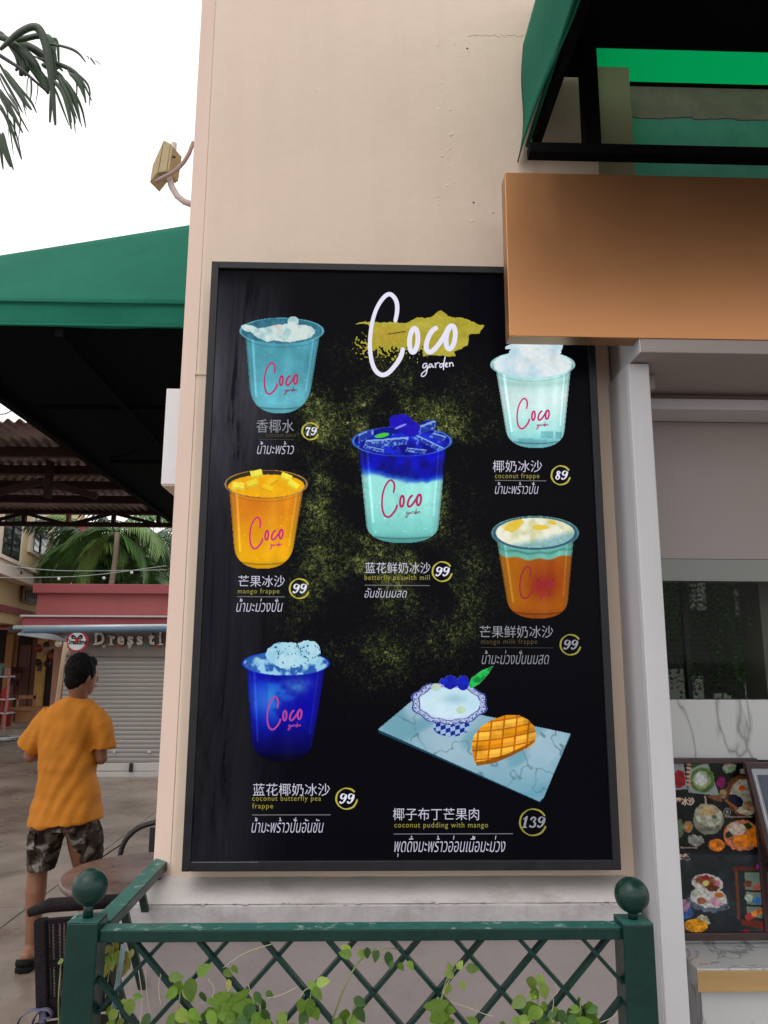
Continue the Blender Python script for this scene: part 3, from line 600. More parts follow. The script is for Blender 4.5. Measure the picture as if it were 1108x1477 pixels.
# lettering
def text_mesh(txt, shear=0., offset=0., extrude=0., space=1.0):
    c = bpy.data.curves.new('txt', 'FONT'); c.body = txt; c.size = 1; c.shear = shear; c.offset = offset; c.extrude = extrude; c.space_character = space; c.resolution_u = 3
    o = bpy.data.objects.new('txt', c); col.objects.link(o); dg = bpy.context.evaluated_depsgraph_get(); dg.update()
    me = bpy.data.meshes.new_from_object(o.evaluated_get(dg)); bpy.data.objects.remove(o); bpy.data.curves.remove(c); return me
def text(name, txt, x0, y0, x1, y1, Y, m, parent, fn=None, **k):        # ink box fitted to pixel box
    me = text_mesh(txt, **k); v = np.array([q.co[:] for q in me.vertices])
    lo, hi = v.min(0), v.max(0); px = x0+(v[:, 0]-lo[0])/(hi[0]-lo[0])*(x1-x0); py = y1-(v[:, 1]-lo[1])/(hi[1]-lo[1])*(y1-y0)
    P = atv(px, py, Y) if fn is None else fn(px, py); P = P + np.array([0, 1, 0])*(-v[:, 2:3])
    me.vertices.foreach_set('co', P.reshape(-1).astype(np.float32)); me.update(); me.name = name
    return link(name, me, m, parent)
M_gold = flat('gold_ink', (150, 142, 56), .9); M_golddim = flat('dim_gold_ink', (84, 66, 26), .8); M_txt = flat('lilac_white_ink', (196, 194, 214), .95); M_txt2 = flat('soft_white_ink', (140, 142, 150), .95)
M_ringm = flat('lime_gold_ink', (178, 170, 60), .95); M_rule = flat('grey_rule_ink', (120, 118, 124), .9); M_dimrule = flat('faint_rule_ink', (48, 44, 46), .9)
YT = YA-.001
def rule(x0, x1, y, m=M_rule):
    a, b = at(x0, y, YT), at(x1, y, YT); MB().box((a.x, YT, a.z-.0009), (b.x, YT+.0006, a.z+.0009)).build('rule_line', m, board)
DIG = {'9': [[(9, 3.5, .6), (7, 1, .5), (4, 1, .8), (2, 4, 1.4), (3, 7.2, .9), (6, 6.8, .6), (8.6, 3.2, 1.0), (9, 2, 1.3), (8, 7.5, 1.4), (5, 12, .8), (2, 13, .7), (1.2, 11.5, 1.3)]],
       '7': [[(2.4, 3.8, .7), (3, 1.2, 1.3), (6, 2.0, 1.3), (9.5, 1, .7), (6.5, 5, .8), (4.6, 9, 1.3), (4.2, 13, 1.6)]],
       '8': [[(8.2, 3, 1), (6.5, .8, .6), (4.2, 2.6, 1.1), (5.2, 6, 1.5), (7.8, 9.2, 1.2), (6, 12.8, .7), (2.8, 12, .9), (2.4, 9, 1), (5.5, 6.2, .7), (8.4, 3.6, .9)]],
       '1': [[(3, 3.4, .5), (6.4, 1, .8)], [(6.8, .8, 1.2), (5, 7, 1.3), (4, 12.6, 1.3)], [(1.8, 13, .6), (6.4, 13, .6)]],
       '3': [[(2.6, 3.4, 1.2), (4.5, .8, .7), (7.6, 1.8, 1.1), (7.6, 4.4, .9), (4.5, 6.2, .6), (7.6, 7.6, 1.2), (7, 11.4, 1.2), (4, 13, .7), (1.2, 11.6, 1.2)]]}
def price(s, cx, cy, r, m=M_ink, rm=M_ringm):
    mb = MB(); sc = r*1.05/14.; wch = 9.8*sc; x = cx-wch*len(s)/2+.5
    if len(s) == 3: sc *= .86; wch = 9.4*sc; x = cx-wch*1.5
    hgt = 14*sc
    for i, ch_ in enumerate(s):
        for q, P in enumerate(DIG[ch_]): ribbon(mb, P, 2.0*sc, lambda a, b, x=x, i=i: (x+i*wch+a*sc*.98, cy-hgt/2+b*sc), YT-.00012*(q+i))
    mb.build('price_number', m, board)
    mb = MB(); st = rng.uniform(.1, .5); P = []
    for k in range(40):
        t = st+5.4*k/39; P.append((cx+(r+.15*math.sin(9*t))*math.cos(t), cy+(r+.15*math.cos(7*t))*math.sin(t), .45+.5*abs(math.sin(t*1.3+.6))+.12*rng.random()))
    ribbon(mb, P, 2.6, lambda a, b: (a, b), YT); mb.build('price_ring', rm, board)
TH = [('香椰水', 370, 605, 424, 624, 'coconut juice', 384, 427, 624.5, 632, (372, 424, 633.5), 'น้ำมะพร้าว', 371, 636.5, 424, 655, '79', 448, 622, 12),
      ('椰奶冰沙', 711, 664, 782, 681, 'coconut frappe', 714, 778, 682.5, 692, (714, 788, 692.8), 'น้ำมะพร้าวปั่น', 714, 695, 777, 712.5, '89', 809, 685.5, 13.5),
      ('芒果冰沙', 344, 830, 411, 846.5, 'mango frappe', 343, 403, 849, 858, (342, 411, 860.5), 'น้ำมะม่วงปั่น', 341, 863, 408, 882.5, '99', 432, 849, 14),
      ('蓝花鲜奶冰沙', 527, 811, 621, 827, 'betterfly peawith mill', 526, 620, 829, 839, (526, 620, 844), 'อันชันนมสด', 526, 848, 587, 862, '99', 638, 824.5, 14),
      ('芒果鲜奶冰沙', 692, 902.5, 798, 920, 'mango milk frappe', 694, 775, 921.5, 931, (694, 798, 934), 'น้ำมะม่วงปั่นนมสด', 695, 938, 792, 958, '99', 823, 930, 14.5),
      ('蓝花椰奶冰沙', 365, 1130, 476, 1148, 'coconut butterfly pea', 364, 463, 1147.5, 1157.5, (364, 477, 1175.5), 'น้ำมะพร้าวปั่นอันชัน', 363, 1179, 467, 1201, '99', 500, 1152, 15),
      ('椰子布丁芒果肉', 567, 1165.5, 691, 1183, 'coconut pudding with mango', 569, 704, 1186, 1196, (568, 740, 1203), 'พุดดิ้งมะพร้าวอ่อนเนื้อมะม่วง', 569, 1205.5, 729, 1236, '139', 769, 1186, 19)]
for i, (cj, a, b, c, d, en, e0, e1, f0, f1, rl, thn, t0, t1_, t2_, t3_, pr, pcx, pcy, prr) in enumerate(TH):
    dim = i == 4; first = i == 0
    text('chinese_lettering', cj, a, b, c, d, YT, M_txt2 if (dim or first) else M_txt, board, offset=-.004)
    text('english_lettering', en, e0, f0, e1, f1, YT, M_golddim if (dim or first) else M_gold, board, space=1.15)
    rule(*rl, m=M_dimrule if (dim or first) else M_rule)
    text('thai_lettering', thn, t0, t1_, t2_, t3_, YT, M_txt2 if dim else M_txt, board, shear=.3, offset=-.010)
    price(pr, pcx, pcy, prr, M_txt2 if (dim or i == 6) else M_ink, M_gold if (dim or i == 6) else M_ringm)
text('english_lettering', 'frappe', 364, 1158.5, 394, 1168.5, YT, M_gold, board, space=1.15)
# thin pale strip at lower left corner of the frame
a, b = at(277, 1244, YB-.001), at(372, 1247, YB-.001)
MB().box((a.x, YB-.0006, a.z-.0006), (b.x, YB+.001, a.z+.0006)).build('edge_strip', flat('pale_edge', (120, 118, 120)), board)

# ------------------------------------------------------------------ gold sign board over the shop
sign = thing('fascia_sign', 'blank satin gold fascia sign box above the shop window', 'sign', (.9, 2.1, 2.7))
YS, YSB = 2.09, 2.152
sx0 = at(731.5, 366, YS).x; zt = at(731, 248.5, YS).z; zb = at(734, 484.5, YS).z
M_goldm = mat('satin_gold_sheet', (.60, .275, .12), .33, metal=.9, var=.03, vscale=2.5, bump=.02, bscale=300, rvar=.02)
M_goldedge = mat('gold_sheet_edge', (.40, .22, .12), .4, metal=.7)
box('face', (sx0, YS, zb), (3.2, YS+.008, zt), M_goldm, sign, .0015)
box('box_body', (sx0+.001, YS+.009, zb+.001), (3.199, YSB, zt-.001), M_goldedge, sign, .001)
# ------------------------------------------------------------------ right green awning over the shop
aw = thing('shop_awning', 'green canvas awning with black steel frame above the gold sign', 'awning', (1.5, 2.2, 3.3))
xa = at(756, 140, YW-.01).x; zA = at(757, 216, YW-.01).z; zTop = at(755, 65, YW-.01).z
def drape(p00, p10, p11, p01, nu, nv, fn, thick=.004):
    vs = []; fs = []
    for j in range(nv+1):
        for i in range(nu+1):
            u, v = i/nu, j/nv; p = Vector(p00).lerp(Vector(p10), u).lerp(Vector(p01).lerp(Vector(p11), u), v); vs.append(p+Vector(fn(u, v)))
    for j in range(nv):
        for i in range(nu): k = j*(nu+1)+i; fs.append((k, k+1, k+nu+2, k+nu+1))
    return MB().add(vs, fs, True)
def add_solid(o, t):
    md = o.modifiers.new('solid', 'SOLIDIFY'); md.thickness = t; md.offset = 0; return o
# side valance: upright sheet running toward the street, its lower edge lapping onto the sign
mb = drape((xa, YW-.012, zA), (xa, .5, zA), (xa, .5, zTop), (xa, YW-.012, zTop), 40, 10, lambda u, v: (-.010*math.sin(u*14)*(1-v)-.03*(1-v)**3*math.exp(-u*9)+.006*math.sin(v*7+u*5), 0, -.05*math.exp(-u*16)*(1-v)**2))
add_solid(mb.build('side_valance', M_canvas, aw), .004)
mb = MB().tube([(xa+.004, YW-.015, zA+.012), (xa+.004, 1.2, zA+.012), (xa+.004, .5, zA+.012)], .007, 8); mb.build('hem_cord', M_canvas, aw)
# translucent roof canvas
M_trans = leafmat('translucent_green_canvas', (.012, .25, .11), trans=.8, rough=.8, var=.06, vscale=1.5)
for q_ in M_trans.node_tree.nodes:
    if q_.type == 'BSDF_TRANSLUCENT': q_.inputs[0].default_value = (.0, .55, .29, 1)
mb = drape((xa+.09, 3.1, 3.98), (xa+.09, .5, zTop), (3.4, .5, zTop), (3.4, 3.1, 3.98), 24, 20, lambda u, v: (0, 0, .014*math.sin(v*9+u*3)+.006*math.sin(v*31+u*17)))
add_solid(mb.build('roof_canvas', M_trans, aw), .003)
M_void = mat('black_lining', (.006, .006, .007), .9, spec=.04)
add_solid(MB().add([(xa+.11, 2.18, zTop+.158), (3.3, 2.18, zTop+.158), (3.3, 2.37, zTop+.172), (xa+.11, 2.37, zTop+.172)], [(0, 1, 2, 3)]).build('roof_seam_band', M_trans, aw), .003)
yf = 2.20; zc = at(960, 72, yf).z; zf = at(960, 222, yf).z; zf2 = at(960, 236, yf).z
box('blackout_lining', (xa+.05, .5, zc), (3.3, yf, zc+.03), M_void, aw)
box('blackout_lining', (xa+.02, yf+.002, zc+.001), (at(858, 150, yf).x, YW-.016, zc+.029), M_void, aw)  # added above the wall left of the post to block roof light
xp0, xp1 = at(836, 150, yf).x, at(858, 150, yf).x
box('frame_post', (xp0, yf-.045, zf), (xp1, yf, zc), M_void, aw)
box('frame_rail', (xa-.03, yf-.045, zf2), (3.3, yf, zf), M_void, aw, .002)
MB().bar((xa+.035, YW-.02, zA+.03), (xa+.035, .5, zA+.03), .03, .03).build('side_rail', M_void, aw)
MB().bar((xa+.03, .5, zTop-.02), (3.3, .5, zTop-.02), .04, .04).build('front_rail', M_black, aw)
mb = drape((xa, .5, zA), (3.3, .5, zA), (3.3, .5, zTop), (xa, .5, zTop), 30, 4, lambda u, v: (0, .015*math.sin(u*30)*(1-v), 0)); add_solid(mb.build('front_valance', M_canvas, aw), .004)
# upper shop wall seen under the awning
up = thing('upper_shop_wall', 'shaded shop wall with teal band seen under the green awning', 'wall', (1.5, 2.6, 3.0))
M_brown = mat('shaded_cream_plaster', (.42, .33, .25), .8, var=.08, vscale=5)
yc = 2.42; a = at(858, 200, yc); b = at(914, 200, yc); zt2 = at(890, 96, yc).z
box('wall_pier', (xr+.004, yc, 2.48), (b.x, 3.1, zt2), M_brown, up, .004)
yt = 2.56; z1 = at(1000, 166, yt).z; z2 = at(1000, 128, yt).z
box('teal_band', (b.x+.01, yt, 2.5), (3.3, yt+.3, z1), mat('teal_paint', (.22, .55, .56), .5, var=.12, vscale=14), up)
mb = MB(); 
for k in range(40):
    x0 = b.x+.012+k*.055; mb.box((x0, yt-.006, z1-.012-.012*rng.random()), (x0+.0548, yt+.29, z2))
box('lintel_shadow_strip', (b.x+.012, yt-.01, z2), (3.3, yt+.28, z2+.016), M_void, up)  # black strip painting in the shade along the lintel top
mb.build('grey_lintel', mat('lintel_cement', (.52, .32, .34), .9, var=.2, vscale=12), up)
# ------------------------------------------------------------------ shop front below the sign
shop = thing('storefront', 'white framed shop front with marble wall and dark window right of the pillar', 'shop front', (1.3, 2.4, 0))
YC = 2.17
x908, x941 = at(908, 562, YC).x, at(941, 600, YC).x; zbox = at(1000, 554, YW+.0).z
box('column', (x908, YC, 0), (x941, YW+.15, zbox-.004), M_white, shop, .004)
MB().box((x908-.0025, YC+.01, 0), (x908-.0005, YW+.14, zbox-.006)).build('column_side_skin', M_white, shop)
xh = at(882, 553, YW).x
box('header_box', (xh+.006, 2.094, zbox), (3.2, YW+.3, zbox+.30), M_mauve, shop, .003)
box('header_side', (xh+.002, 2.096, zbox+.001), (xh+.0055, YW+.28, zbox+.29), M_white, shop)
YM = 2.56
zr1 = at(1000, 575, 2.42).z; zr2 = at(1000, 590, 2.42).z
box('head_rail', (x941-.03, 2.42, zr2), (3.2, YM, zr1), M_white, shop, .003)
box('head_recess', (x941-.05, 2.45, zr1+.001), (3.2, YM, zbox-.002), mat('recess_paint', (.30, .22, .20), .8), shop)
a = at(925, 558, 2.30); box('latch_block', (a.x, 2.26, a.z-.02), (a.x+.03, 2.34, zbox-.006), M_mauve, shop, .003)
zg1 = at(1000, 838, YM).z; zg2 = at(1000, 1009, YM).z; z805 = at(1000, 806, YM).z
box('upper_panel', (x941-.12, YM, z805), (3.2, YM+.06, zr2-.001), M_mauve, shop)
box('transom_band', (x941-.12, YM-.004, zg1), (3.2, YM+.06, z805-.002), mat('grey_glass_band', (.20, .215, .20), .3), shop)
# marble
M_marble = mat('white_veined_marble', (.52, .535, .54), .25, var=.08, vscale=4)
n = M_marble.node_tree; b_ = n.nodes['Principled BSDF']; tcm = n.nodes.new('ShaderNodeTexCoord'); mpm = n.nodes.new('ShaderNodeMapping'); mpm.inputs['Rotation'].default_value = (0, R(38), 0); mpm.inputs['Scale'].default_value = (1, 1, .35)
n.links.new(tcm.outputs['Object'], mpm.inputs[0]); wn = n.nodes.new('ShaderNodeTexNoise'); wn.inputs['Scale'].default_value = 5.5; wn.inputs['Detail'].default_value = 4; wn.inputs['Distortion'].default_value = .9; n.links.new(mpm.outputs[0], wn.inputs[0])
sb = n.nodes.new('ShaderNodeMath'); sb.operation = 'SUBTRACT'; n.links.new(wn.outputs[0], sb.inputs[0]); sb.inputs[1].default_value = .5; ab = n.nodes.new('ShaderNodeMath'); ab.operation = 'ABSOLUTE'; n.links.new(sb.outputs[0], ab.inputs[0])
crm = n.nodes.new('ShaderNodeValToRGB'); n.links.new(ab.outputs[0], crm.inputs[0]); e = crm.color_ramp.elements; e[0].position = 0; e[0].color = (.24, .25, .25, 1); e[1].position = .03; e[1].color = (.52, .535, .54, 1); k_ = e.new(.012); k_.color = (.42, .43, .43, 1); n.links.new(crm.outputs[0], b_.inputs['Base Color'])
box('marble_panel', (x941-.12, YM-.006, .70), (3.2, YM+.06, zg2), M_marble, shop, .002)
M_glass = bpy.data.materials.new('clear_glass'); M_glass.use_nodes = True; gb = M_glass.node_tree.nodes['Principled BSDF']; gb.inputs['Transmission Weight'].default_value = 1; gb.inputs['Roughness'].default_value = .02; gb.inputs['IOR'].default_value = 1.12; gb.inputs['Base Color'].default_value = (.75, .8, .76, 1)
box('window_pane', (x941-.12, YM+.012, zg2), (3.2, YM+.018, zg1), M_glass, shop)
# dim interior: back wall with openings, mullion, hanging plants
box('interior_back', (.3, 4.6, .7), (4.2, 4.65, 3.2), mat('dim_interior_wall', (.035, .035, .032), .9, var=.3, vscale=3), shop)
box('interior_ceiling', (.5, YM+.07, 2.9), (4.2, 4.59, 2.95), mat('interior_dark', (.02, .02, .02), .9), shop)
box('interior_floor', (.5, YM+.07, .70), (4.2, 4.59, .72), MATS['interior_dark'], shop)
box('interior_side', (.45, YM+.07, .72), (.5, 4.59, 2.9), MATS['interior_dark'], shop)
a = at(988, 920, 3.0); box('mullion', (a.x, 3.0, .72), (a.x+.018, 3.03, 2.9), M_black, shop)
a = at(1100, 920, 2.75); box('inner_pier', (a.x, 2.75, .72), (a.x+.5, 2.9, 2.9), mat('inner_pier_paint', (.16, .14, .13), .8), shop)
M_pale = mat('pale_interior_panel', (.85, .87, .80), .7, var=.15, vscale=5)
for q in ((962, 965, 987, 1012, 3.6), (990, 975, 1015, 1012, 3.6), (995, 835, 1018, 880, 4.2), (1062, 850, 1082, 890, 4.2), (1075, 985, 1095, 1012, 3.8), (1030, 1000, 1055, 1012, 3.9)):
    pbox('interior_panel', *q, .02, M_pale, shop)
M_dleaf = leafmat('dark_window_leaf', (.07, .18, .05), .25)
for k in range(7):
    px = (966, 978, 1010, 1030, 1050, 1070, 1086)[k]; Yp = (2.85, 3.1, 3.3, 3.1, 3.4, 3.2, 2.9)[k]; base = at(px, 842, Yp)
    t = thing('hanging_plant', ('dark fern hanging inside the shop window beside the white column', 'dark trailing fern hanging before the narrow window mullion', 'wide dark vine hanging right of the window mullion', 'dense dark vine curtain in the middle of the shop window', 'long dark vine strands hanging deepest behind the shop window', 'trailing vine with twisted bare stem in the shop window', 'bright green vine hanging by the inner pier in the shop window')[k], 'plant', base, 'plants hanging inside the shop window')
    mb = MB(); L = base.z-at(px, 1010 if k != 0 else 980, Yp).z+.15
    for s in range(26):
        x = base.x+rng.normal()*.055; y = Yp+rng.normal()*.05; l = L*rng.uniform(.5, 1.05); z = base.z+.3
        for j in range(int(l/.022)):
            an = rng.uniform(0, 6.28); lf = rng.uniform(.015, .03); zz = z-.02*j-.3*0; p = Vector((x+.012*math.sin(j*.3+s), y, zz-.25)); d = Vector((math.cos(an), math.sin(an), -.7)).normalized()*lf; sd_ = Vector((-math.sin(an), math.cos(an), 0))*lf*.25
            mb.add([p, p+d*.5+sd_, p+d, p+d*.5-sd_], [(0, 1, 2, 3)])
    tag(mb.build('foliage', M_dleaf if k < 6 else leafmat('bright_window_leaf', (.14, .38, .07), .3), t), kind='stuff')
# counter
yk0, yk1 = 2.345, YM-.008; zk = at(1050, 1398, yk0).z; zk2 = at(1050, 1430, yk0).z; xk = at(1006, 1410, yk0).x
ct = thing('counter', 'white marble counter with a brass coloured front edge', 'counter', (1.2, 2.4, 0))
box('counter_top', (xk+.002, yk0+.004, zk2), (3.2, yk1, zk), M_marble, ct, .002)
box('front_edge', (xk, yk0, zk2-.002), (3.2, yk0+.0035, zk-.004), mat('brass_edge', (.50, .33, .15), .4, metal=.35, var=.15, vscale=4, stretch=(.3, 1, 5)), ct, .001)
box('counter_front', (xk+.02, yk0+.03, .012), (3.2, yk1, zk2-.003), M_marble, ct)
# two framed food menus standing on the counter
ym0 = 2.525
def fmenu(X, Y):
    c = np.zeros(X.shape+(3,)); c[:] = rgb(18, 20, 26); c = mixn(c, rgb(22, 42, 30), sstep(.5, .7, fbm(X, Y, 22, 5))); low = Y > 1228
    c = mixn(c, mixn(rgb(28, 34, 40), rgb(74, 86, 92), fbm(X, Y, 16, 9)**1.5), low*1.)
    def E(cx, cy, a, b, k, an=0., s=.22, sd=3, al=1.):
        nonlocal c
        m_ = ell(X, Y, cx, cy, a, b, an)+s*(fbm(X, Y, 4, sd)-.5) < 1; c = mixn(c, rgb(*k)*(.62+.76*fbm(X, Y, 4.5, sd+int(cx)))[..., None], m_*al)
    def PL(P, k, al=1.):
        nonlocal c
        c = mixn(c, rgb(*k)*(.9+.2*fbm(X, Y, 5, 2))[..., None], poly_in(X, Y, P)*al)
    PL([(993, 1143), (1038, 1148), (1020, 1098), (995, 1110)], (150, 160, 158)); PL([(970, 1140), (992, 1138), (985, 1095), (970, 1098)], (150, 152, 160)); E(980, 1124, 9, 13, (150, 40, 45), 0, .3)
    PL([(996, 1110), (1022, 1098), (998, 1096)], (50, 96, 40)); E(1013, 1125, 18, 18, (88, 120, 62), 0, .15); E(1012, 1125, 13, 13, (150, 170, 120), 0, .2); E(1011, 1124, 9, 10, (190, 196, 196), 0, .2)
    for k in range(6): PL([(990, 1100+k*6), (996, 1100+k*6), (997, 1104+k*6), (991, 1104+k*6)], (200, 160, 140))
    E(1052, 1107, 9, 8, (126, 150, 120), 0, .5); E(1050, 1104, 4, 4, (190, 150, 160), 0, .5); E(1040, 1128, 6, 8, (140, 20, 100), 0, .6); E(1072, 1113, 5, 4, (150, 146, 136), 0, .6)
    PL([(1018, 1148), (1040, 1146), (1042, 1157), (1030, 1154)], (130, 86, 62)); E(1072, 1148, 25, 30, (112, 66, 32), -.3); E(1075, 1150, 21, 26, (176, 176, 156), -.3, .1); E(1070, 1137, 5, 4, (206, 84, 40)); E(1061, 1155, 12, 8, (22, 24, 60), .6, .2); E(1080, 1162, 8, 8, (170, 140, 100), 0, .4)
    PL([(1046, 1152), (1066, 1166), (1064, 1169), (1045, 1155)], (150, 100, 50)); E(1043, 1145, 5, 7, (150, 130, 100), 0, .6); E(1049, 1171, 5.5, 5.5, (150, 150, 150)); E(1049, 1171, 4.6, 4.6, (20, 20, 24)); E(1049, 1171, 2.4, 3, (130, 130, 130), 0, .5)
    E(1022, 1182, 22, 22, (122, 126, 110), .3, .12); E(1022, 1176, 20, 16, (176, 178, 160), .3, .2); E(1022, 1170, 14, 7, (180, 156, 116), 0, .8); E(1030, 1178, 4, 3, (96, 130, 110)); PL([(1016, 1148), (1018, 1148), (1020, 1162), (1018, 1162)], (190, 170, 160))
    E(992, 1192, 8, 8, (150, 130, 96), 0, .8); E(994, 1194, 4, 4, (200, 130, 60), 0, .5); E(981, 1195, 5, 14, (96, 110, 90), 0, .3); E(1003, 1212, 12, 8, (150, 150, 146), 0, .8); E(1034, 1219, 12.5, 9.5, (60, 60, 66)); E(1034, 1219, 11.5, 9, (222, 128, 34))
    E(1070, 1205, 27, 22, (196, 120, 84), .1); E(1062, 1196, 13, 10, (200, 186, 170), 0, .3); PL([(1072, 1189), (1080, 1186), (1087, 1194), (1079, 1197)], (20, 70, 36)); E(1071, 1213, 13, 9, (222, 130, 30), 0, .35); E(1090, 1207, 10, 15, (226, 136, 26), -.2, .2); PL([(1046, 1202), (1052, 1198), (1058, 1206), (1048, 1210)], (18, 60, 34))
    c = mixn(c, rgb(28, 34, 40), ((Y > 1228) & (Y < 1233))*1.)
    E(1022, 1300, 28, 15, (120, 132, 150), .15, .5, al=.8); E(1022, 1294, 27, 15, (200, 200, 196), .15); E(1021, 1274, 23, 13, (206, 202, 200), .15); E(1018, 1271, 15, 8, (150, 90, 60), .1, .9); E(1028, 1280, 10, 6, (110, 60, 30), .1, .7); E(1034, 1274, 5, 4, (190, 110, 130)); E(1018, 1266, 7, 3, (150, 40, 60), 0, .6); E(1018, 1274, 5, 4, (190, 190, 120), 0, .5)
    E(1012, 1299, 7, 5, (160, 100, 80), 0, .5); E(1032, 1301, 9, 5, (200, 150, 170), .4, .5); E(1037, 1291, 7, 4, (206, 130, 60), 0, .4); E(1006, 1288, 6, 4, (190, 200, 180), 0, .5); E(987, 1317, 14, 9, (66, 96, 150), 0, .2); E(987, 1306, 8, 9, (170, 130, 160), 0, .4)
    E(1014, 1328, 10, 8, (186, 188, 156), 0, .6); E(1004, 1335, 17, 9.5, (230, 160, 36), .05, .1)
    PL([(1057, 1251), (1108, 1250), (1108, 1256), (1057, 1256)], (106, 46, 28)); PL([(1060, 1256), (1064, 1256), (1068, 1326), (1064, 1326)], (120, 70, 45)); PL([(1074, 1258), (1108, 1258), (1108, 1325), (1078, 1322)], (120, 140, 128)); PL([(1068, 1326), (1108, 1330), (1108, 1342), (1070, 1334)], (120, 52, 32))
    for yy in (1283, 1304): PL([(1072, yy), (1108, yy+2), (1108, yy+5), (1072, yy+3)], (40, 46, 40))
    for cx, cy, k in ((1079, 1275, (130, 76, 54)), (1092, 1280, (190, 110, 90)), (1103, 1282, (200, 130, 90)), (1092, 1299, (60, 120, 190)), (1105, 1299, (210, 120, 50)), (1080, 1295, (176, 190, 170)), (1082, 1322, (170, 60, 60)), (1090, 1318, (220, 140, 66)), (1097, 1314, (190, 116, 60)), (1103, 1320, (90, 120, 60)), (1075, 1346, (150, 20, 60)), (1098, 1350, (160, 24, 50)), (1106, 1338, (190, 30, 50)), (1097, 1250, (150, 70, 160)), (1100, 1243, (190, 130, 190))): E(cx, cy, 6, 5, k, 0, .7)
    return np.clip((c-.06)*1.02, 0, 1), np.ones(X.shape)
menu1 = thing('framed_menu', 'framed dessert photo menu standing on the counter behind the white column', 'menu', (1.1, ym0, zk), 'framed food menus on the counter')
M_mah = mat('dark_mahogany_frame', (.045, .02, .022), .4, var=.3, vscale=20, stretch=(1, 1, 4)); M_pap = artmat('glossy_photo_print', 0, k=.9, rough=.3, spec=.3)
p = [(940, 1094), (1096, 1095), (1112, 1365), (940, 1357)]
Z0 = at(1000, 1357.5, ym0).z
mx0, mx1, mz1 = .93, at(1094, 1110, ym0).x, at(1030, 1094, ym0).z
box('frame_top', (mx0, ym0, mz1-.016), (mx1, ym0+.022, mz1), M_mah, menu1, .002)
box('frame_bottom', (mx0, ym0, Z0), (mx1+.02, ym0+.022, Z0+.022), M_mah, menu1, .002)
box('frame_side', (mx1-.02, ym0, Z0+.022), (mx1, ym0+.022, mz1-.016), M_mah, menu1, .002)
art('menu_print', 966, 1096, 1108, 1356, .95, fmenu, ym0+.006, M_pap, menu1, place=lambda gx, gy: atv(gx, np.minimum(gy, 1356), ym0+.008)*np.array([1, 1, 1]))
M_cr = flat('cream_print_ink', (205, 178, 165))
text('lettering', '雪冰沙', 974, 1150, 1002, 1162, ym0+.006, M_cr, menu1, offset=.03)
text('lettering', '套餐', 972, 1231, 997, 1242, ym0+.006, M_cr, menu1, offset=.03)
text('small_lettering', 'Pudding in coconut cream', 1046, 1176.5, 1085, 1180, ym0+.006, M_cr, menu1)
text('small_lettering', 'Bing soo thai mango', 982, 1221, 1006, 1224.5, ym0+.006, M_cr, menu1)
menu2 = thing('framed_menu', 'slate blue framed menu cut off at the picture edge, overlapping the dessert menu', 'menu', (1.25, ym0, zk), 'framed food menus on the counter')
ym2 = 2.47
x2 = at(1078, 1110, ym2).x; z21 = at(1095, 1101, ym2).z; z20 = zk+.002
def lean(P): return P
def m2(name, P, d0, d1, m): return MB().prism([at(x_, y_, ym2+d0) for x_, y_ in P], (0, d1-d0, 0)).build(name, m, menu2)
m2('frame_side', [(1075, 1100), (1083, 1108), (1150, 1364), (1141, 1364)], 0, .02, M_mah)
m2('frame_top', [(1075, 1100), (1180, 1101), (1180, 1109), (1083.2, 1108)], 0, .02, M_mah)
m2('mat_board', [(1083.5, 1108.5), (1180, 1109.5), (1180, 1364), (1149, 1362)], .004, .012, mat('grey_mat_board', (.30, .33, .36), .5))
m2('menu_print', [(1093, 1118), (1180, 1118), (1180, 1350), (1152, 1345)], .001, .003, mat('slate_print', (.07, .08, .12), .4, var=.2, vscale=10))
m2('print_line', [(1088, 1118), (1089.3, 1118), (1112, 1205), (1110.5, 1205)], .0012, .003, mat('pale_line', (.5, .52, .54), .5))

# ------------------------------------------------------------------ green trellis fence
YF = 1.80
fence = thing('trellis_fence', 'dark green metal trellis fence with ball topped posts below the menu board', 'fence', (0, YF, 0))
zrt = at(520, 1341, YF).z; zrb = at(520, 1358, YF).z
def post(px0, px1, pyt):
    a = at(px0, 1400, YF-.012).x; b = at(px1, 1400, YF-.012).x; z = at((px0+px1)/2, pyt, YF-.012).z; Y0, Y1 = YF-.012, YF-.012+(b-a)
    box('post', (a, Y0, 0.012), (b, Y1, z), M_green, fence, .003)
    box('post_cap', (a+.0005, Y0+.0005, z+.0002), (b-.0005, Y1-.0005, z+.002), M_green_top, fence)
    return (a+b)/2, (Y0+Y1)/2, z, a, b
pcx1, pcy1, pz1, pa1, pb1 = post(91, 137, 1332)
pcx2, pcy2, pz2, pa2, pb2 = post(902, 947, 1334)
for (x, y, z, py) in ((pcx1, pcy1, pz1, 1279), (pcx2, pcy2, pz2, 1291)):
    zc_ = at(128 if x < 0 else 914, py, y).z; r = .0375
    MB().tube([(x, y, z+.002), (x, y, zc_-r*.8)], .0105, 14).build('finial_stem', M_green, fence)
    MB().tube([(x, y, zc_-r*.97), (x, y, zc_-r*.80)], [.012, .020], 16).build('finial_collar', M_green, fence)
    MB().ball((x, y, zc_), r, 36, 24, fn=lambda d: 1+.006*mnoise.noise(d*2.2)).build('finial_ball', M_green, fence)
box('top_rail', (pb1+.0005, YF, zrb), (pa2-.0005, YF+.045, zrt), M_green, fence, .002)
box('rail_top_skin', (pb1+.001, YF+.001, zrt+.0002), (pa2-.001, YF+.044, zrt+.0016), M_green_top, fence)
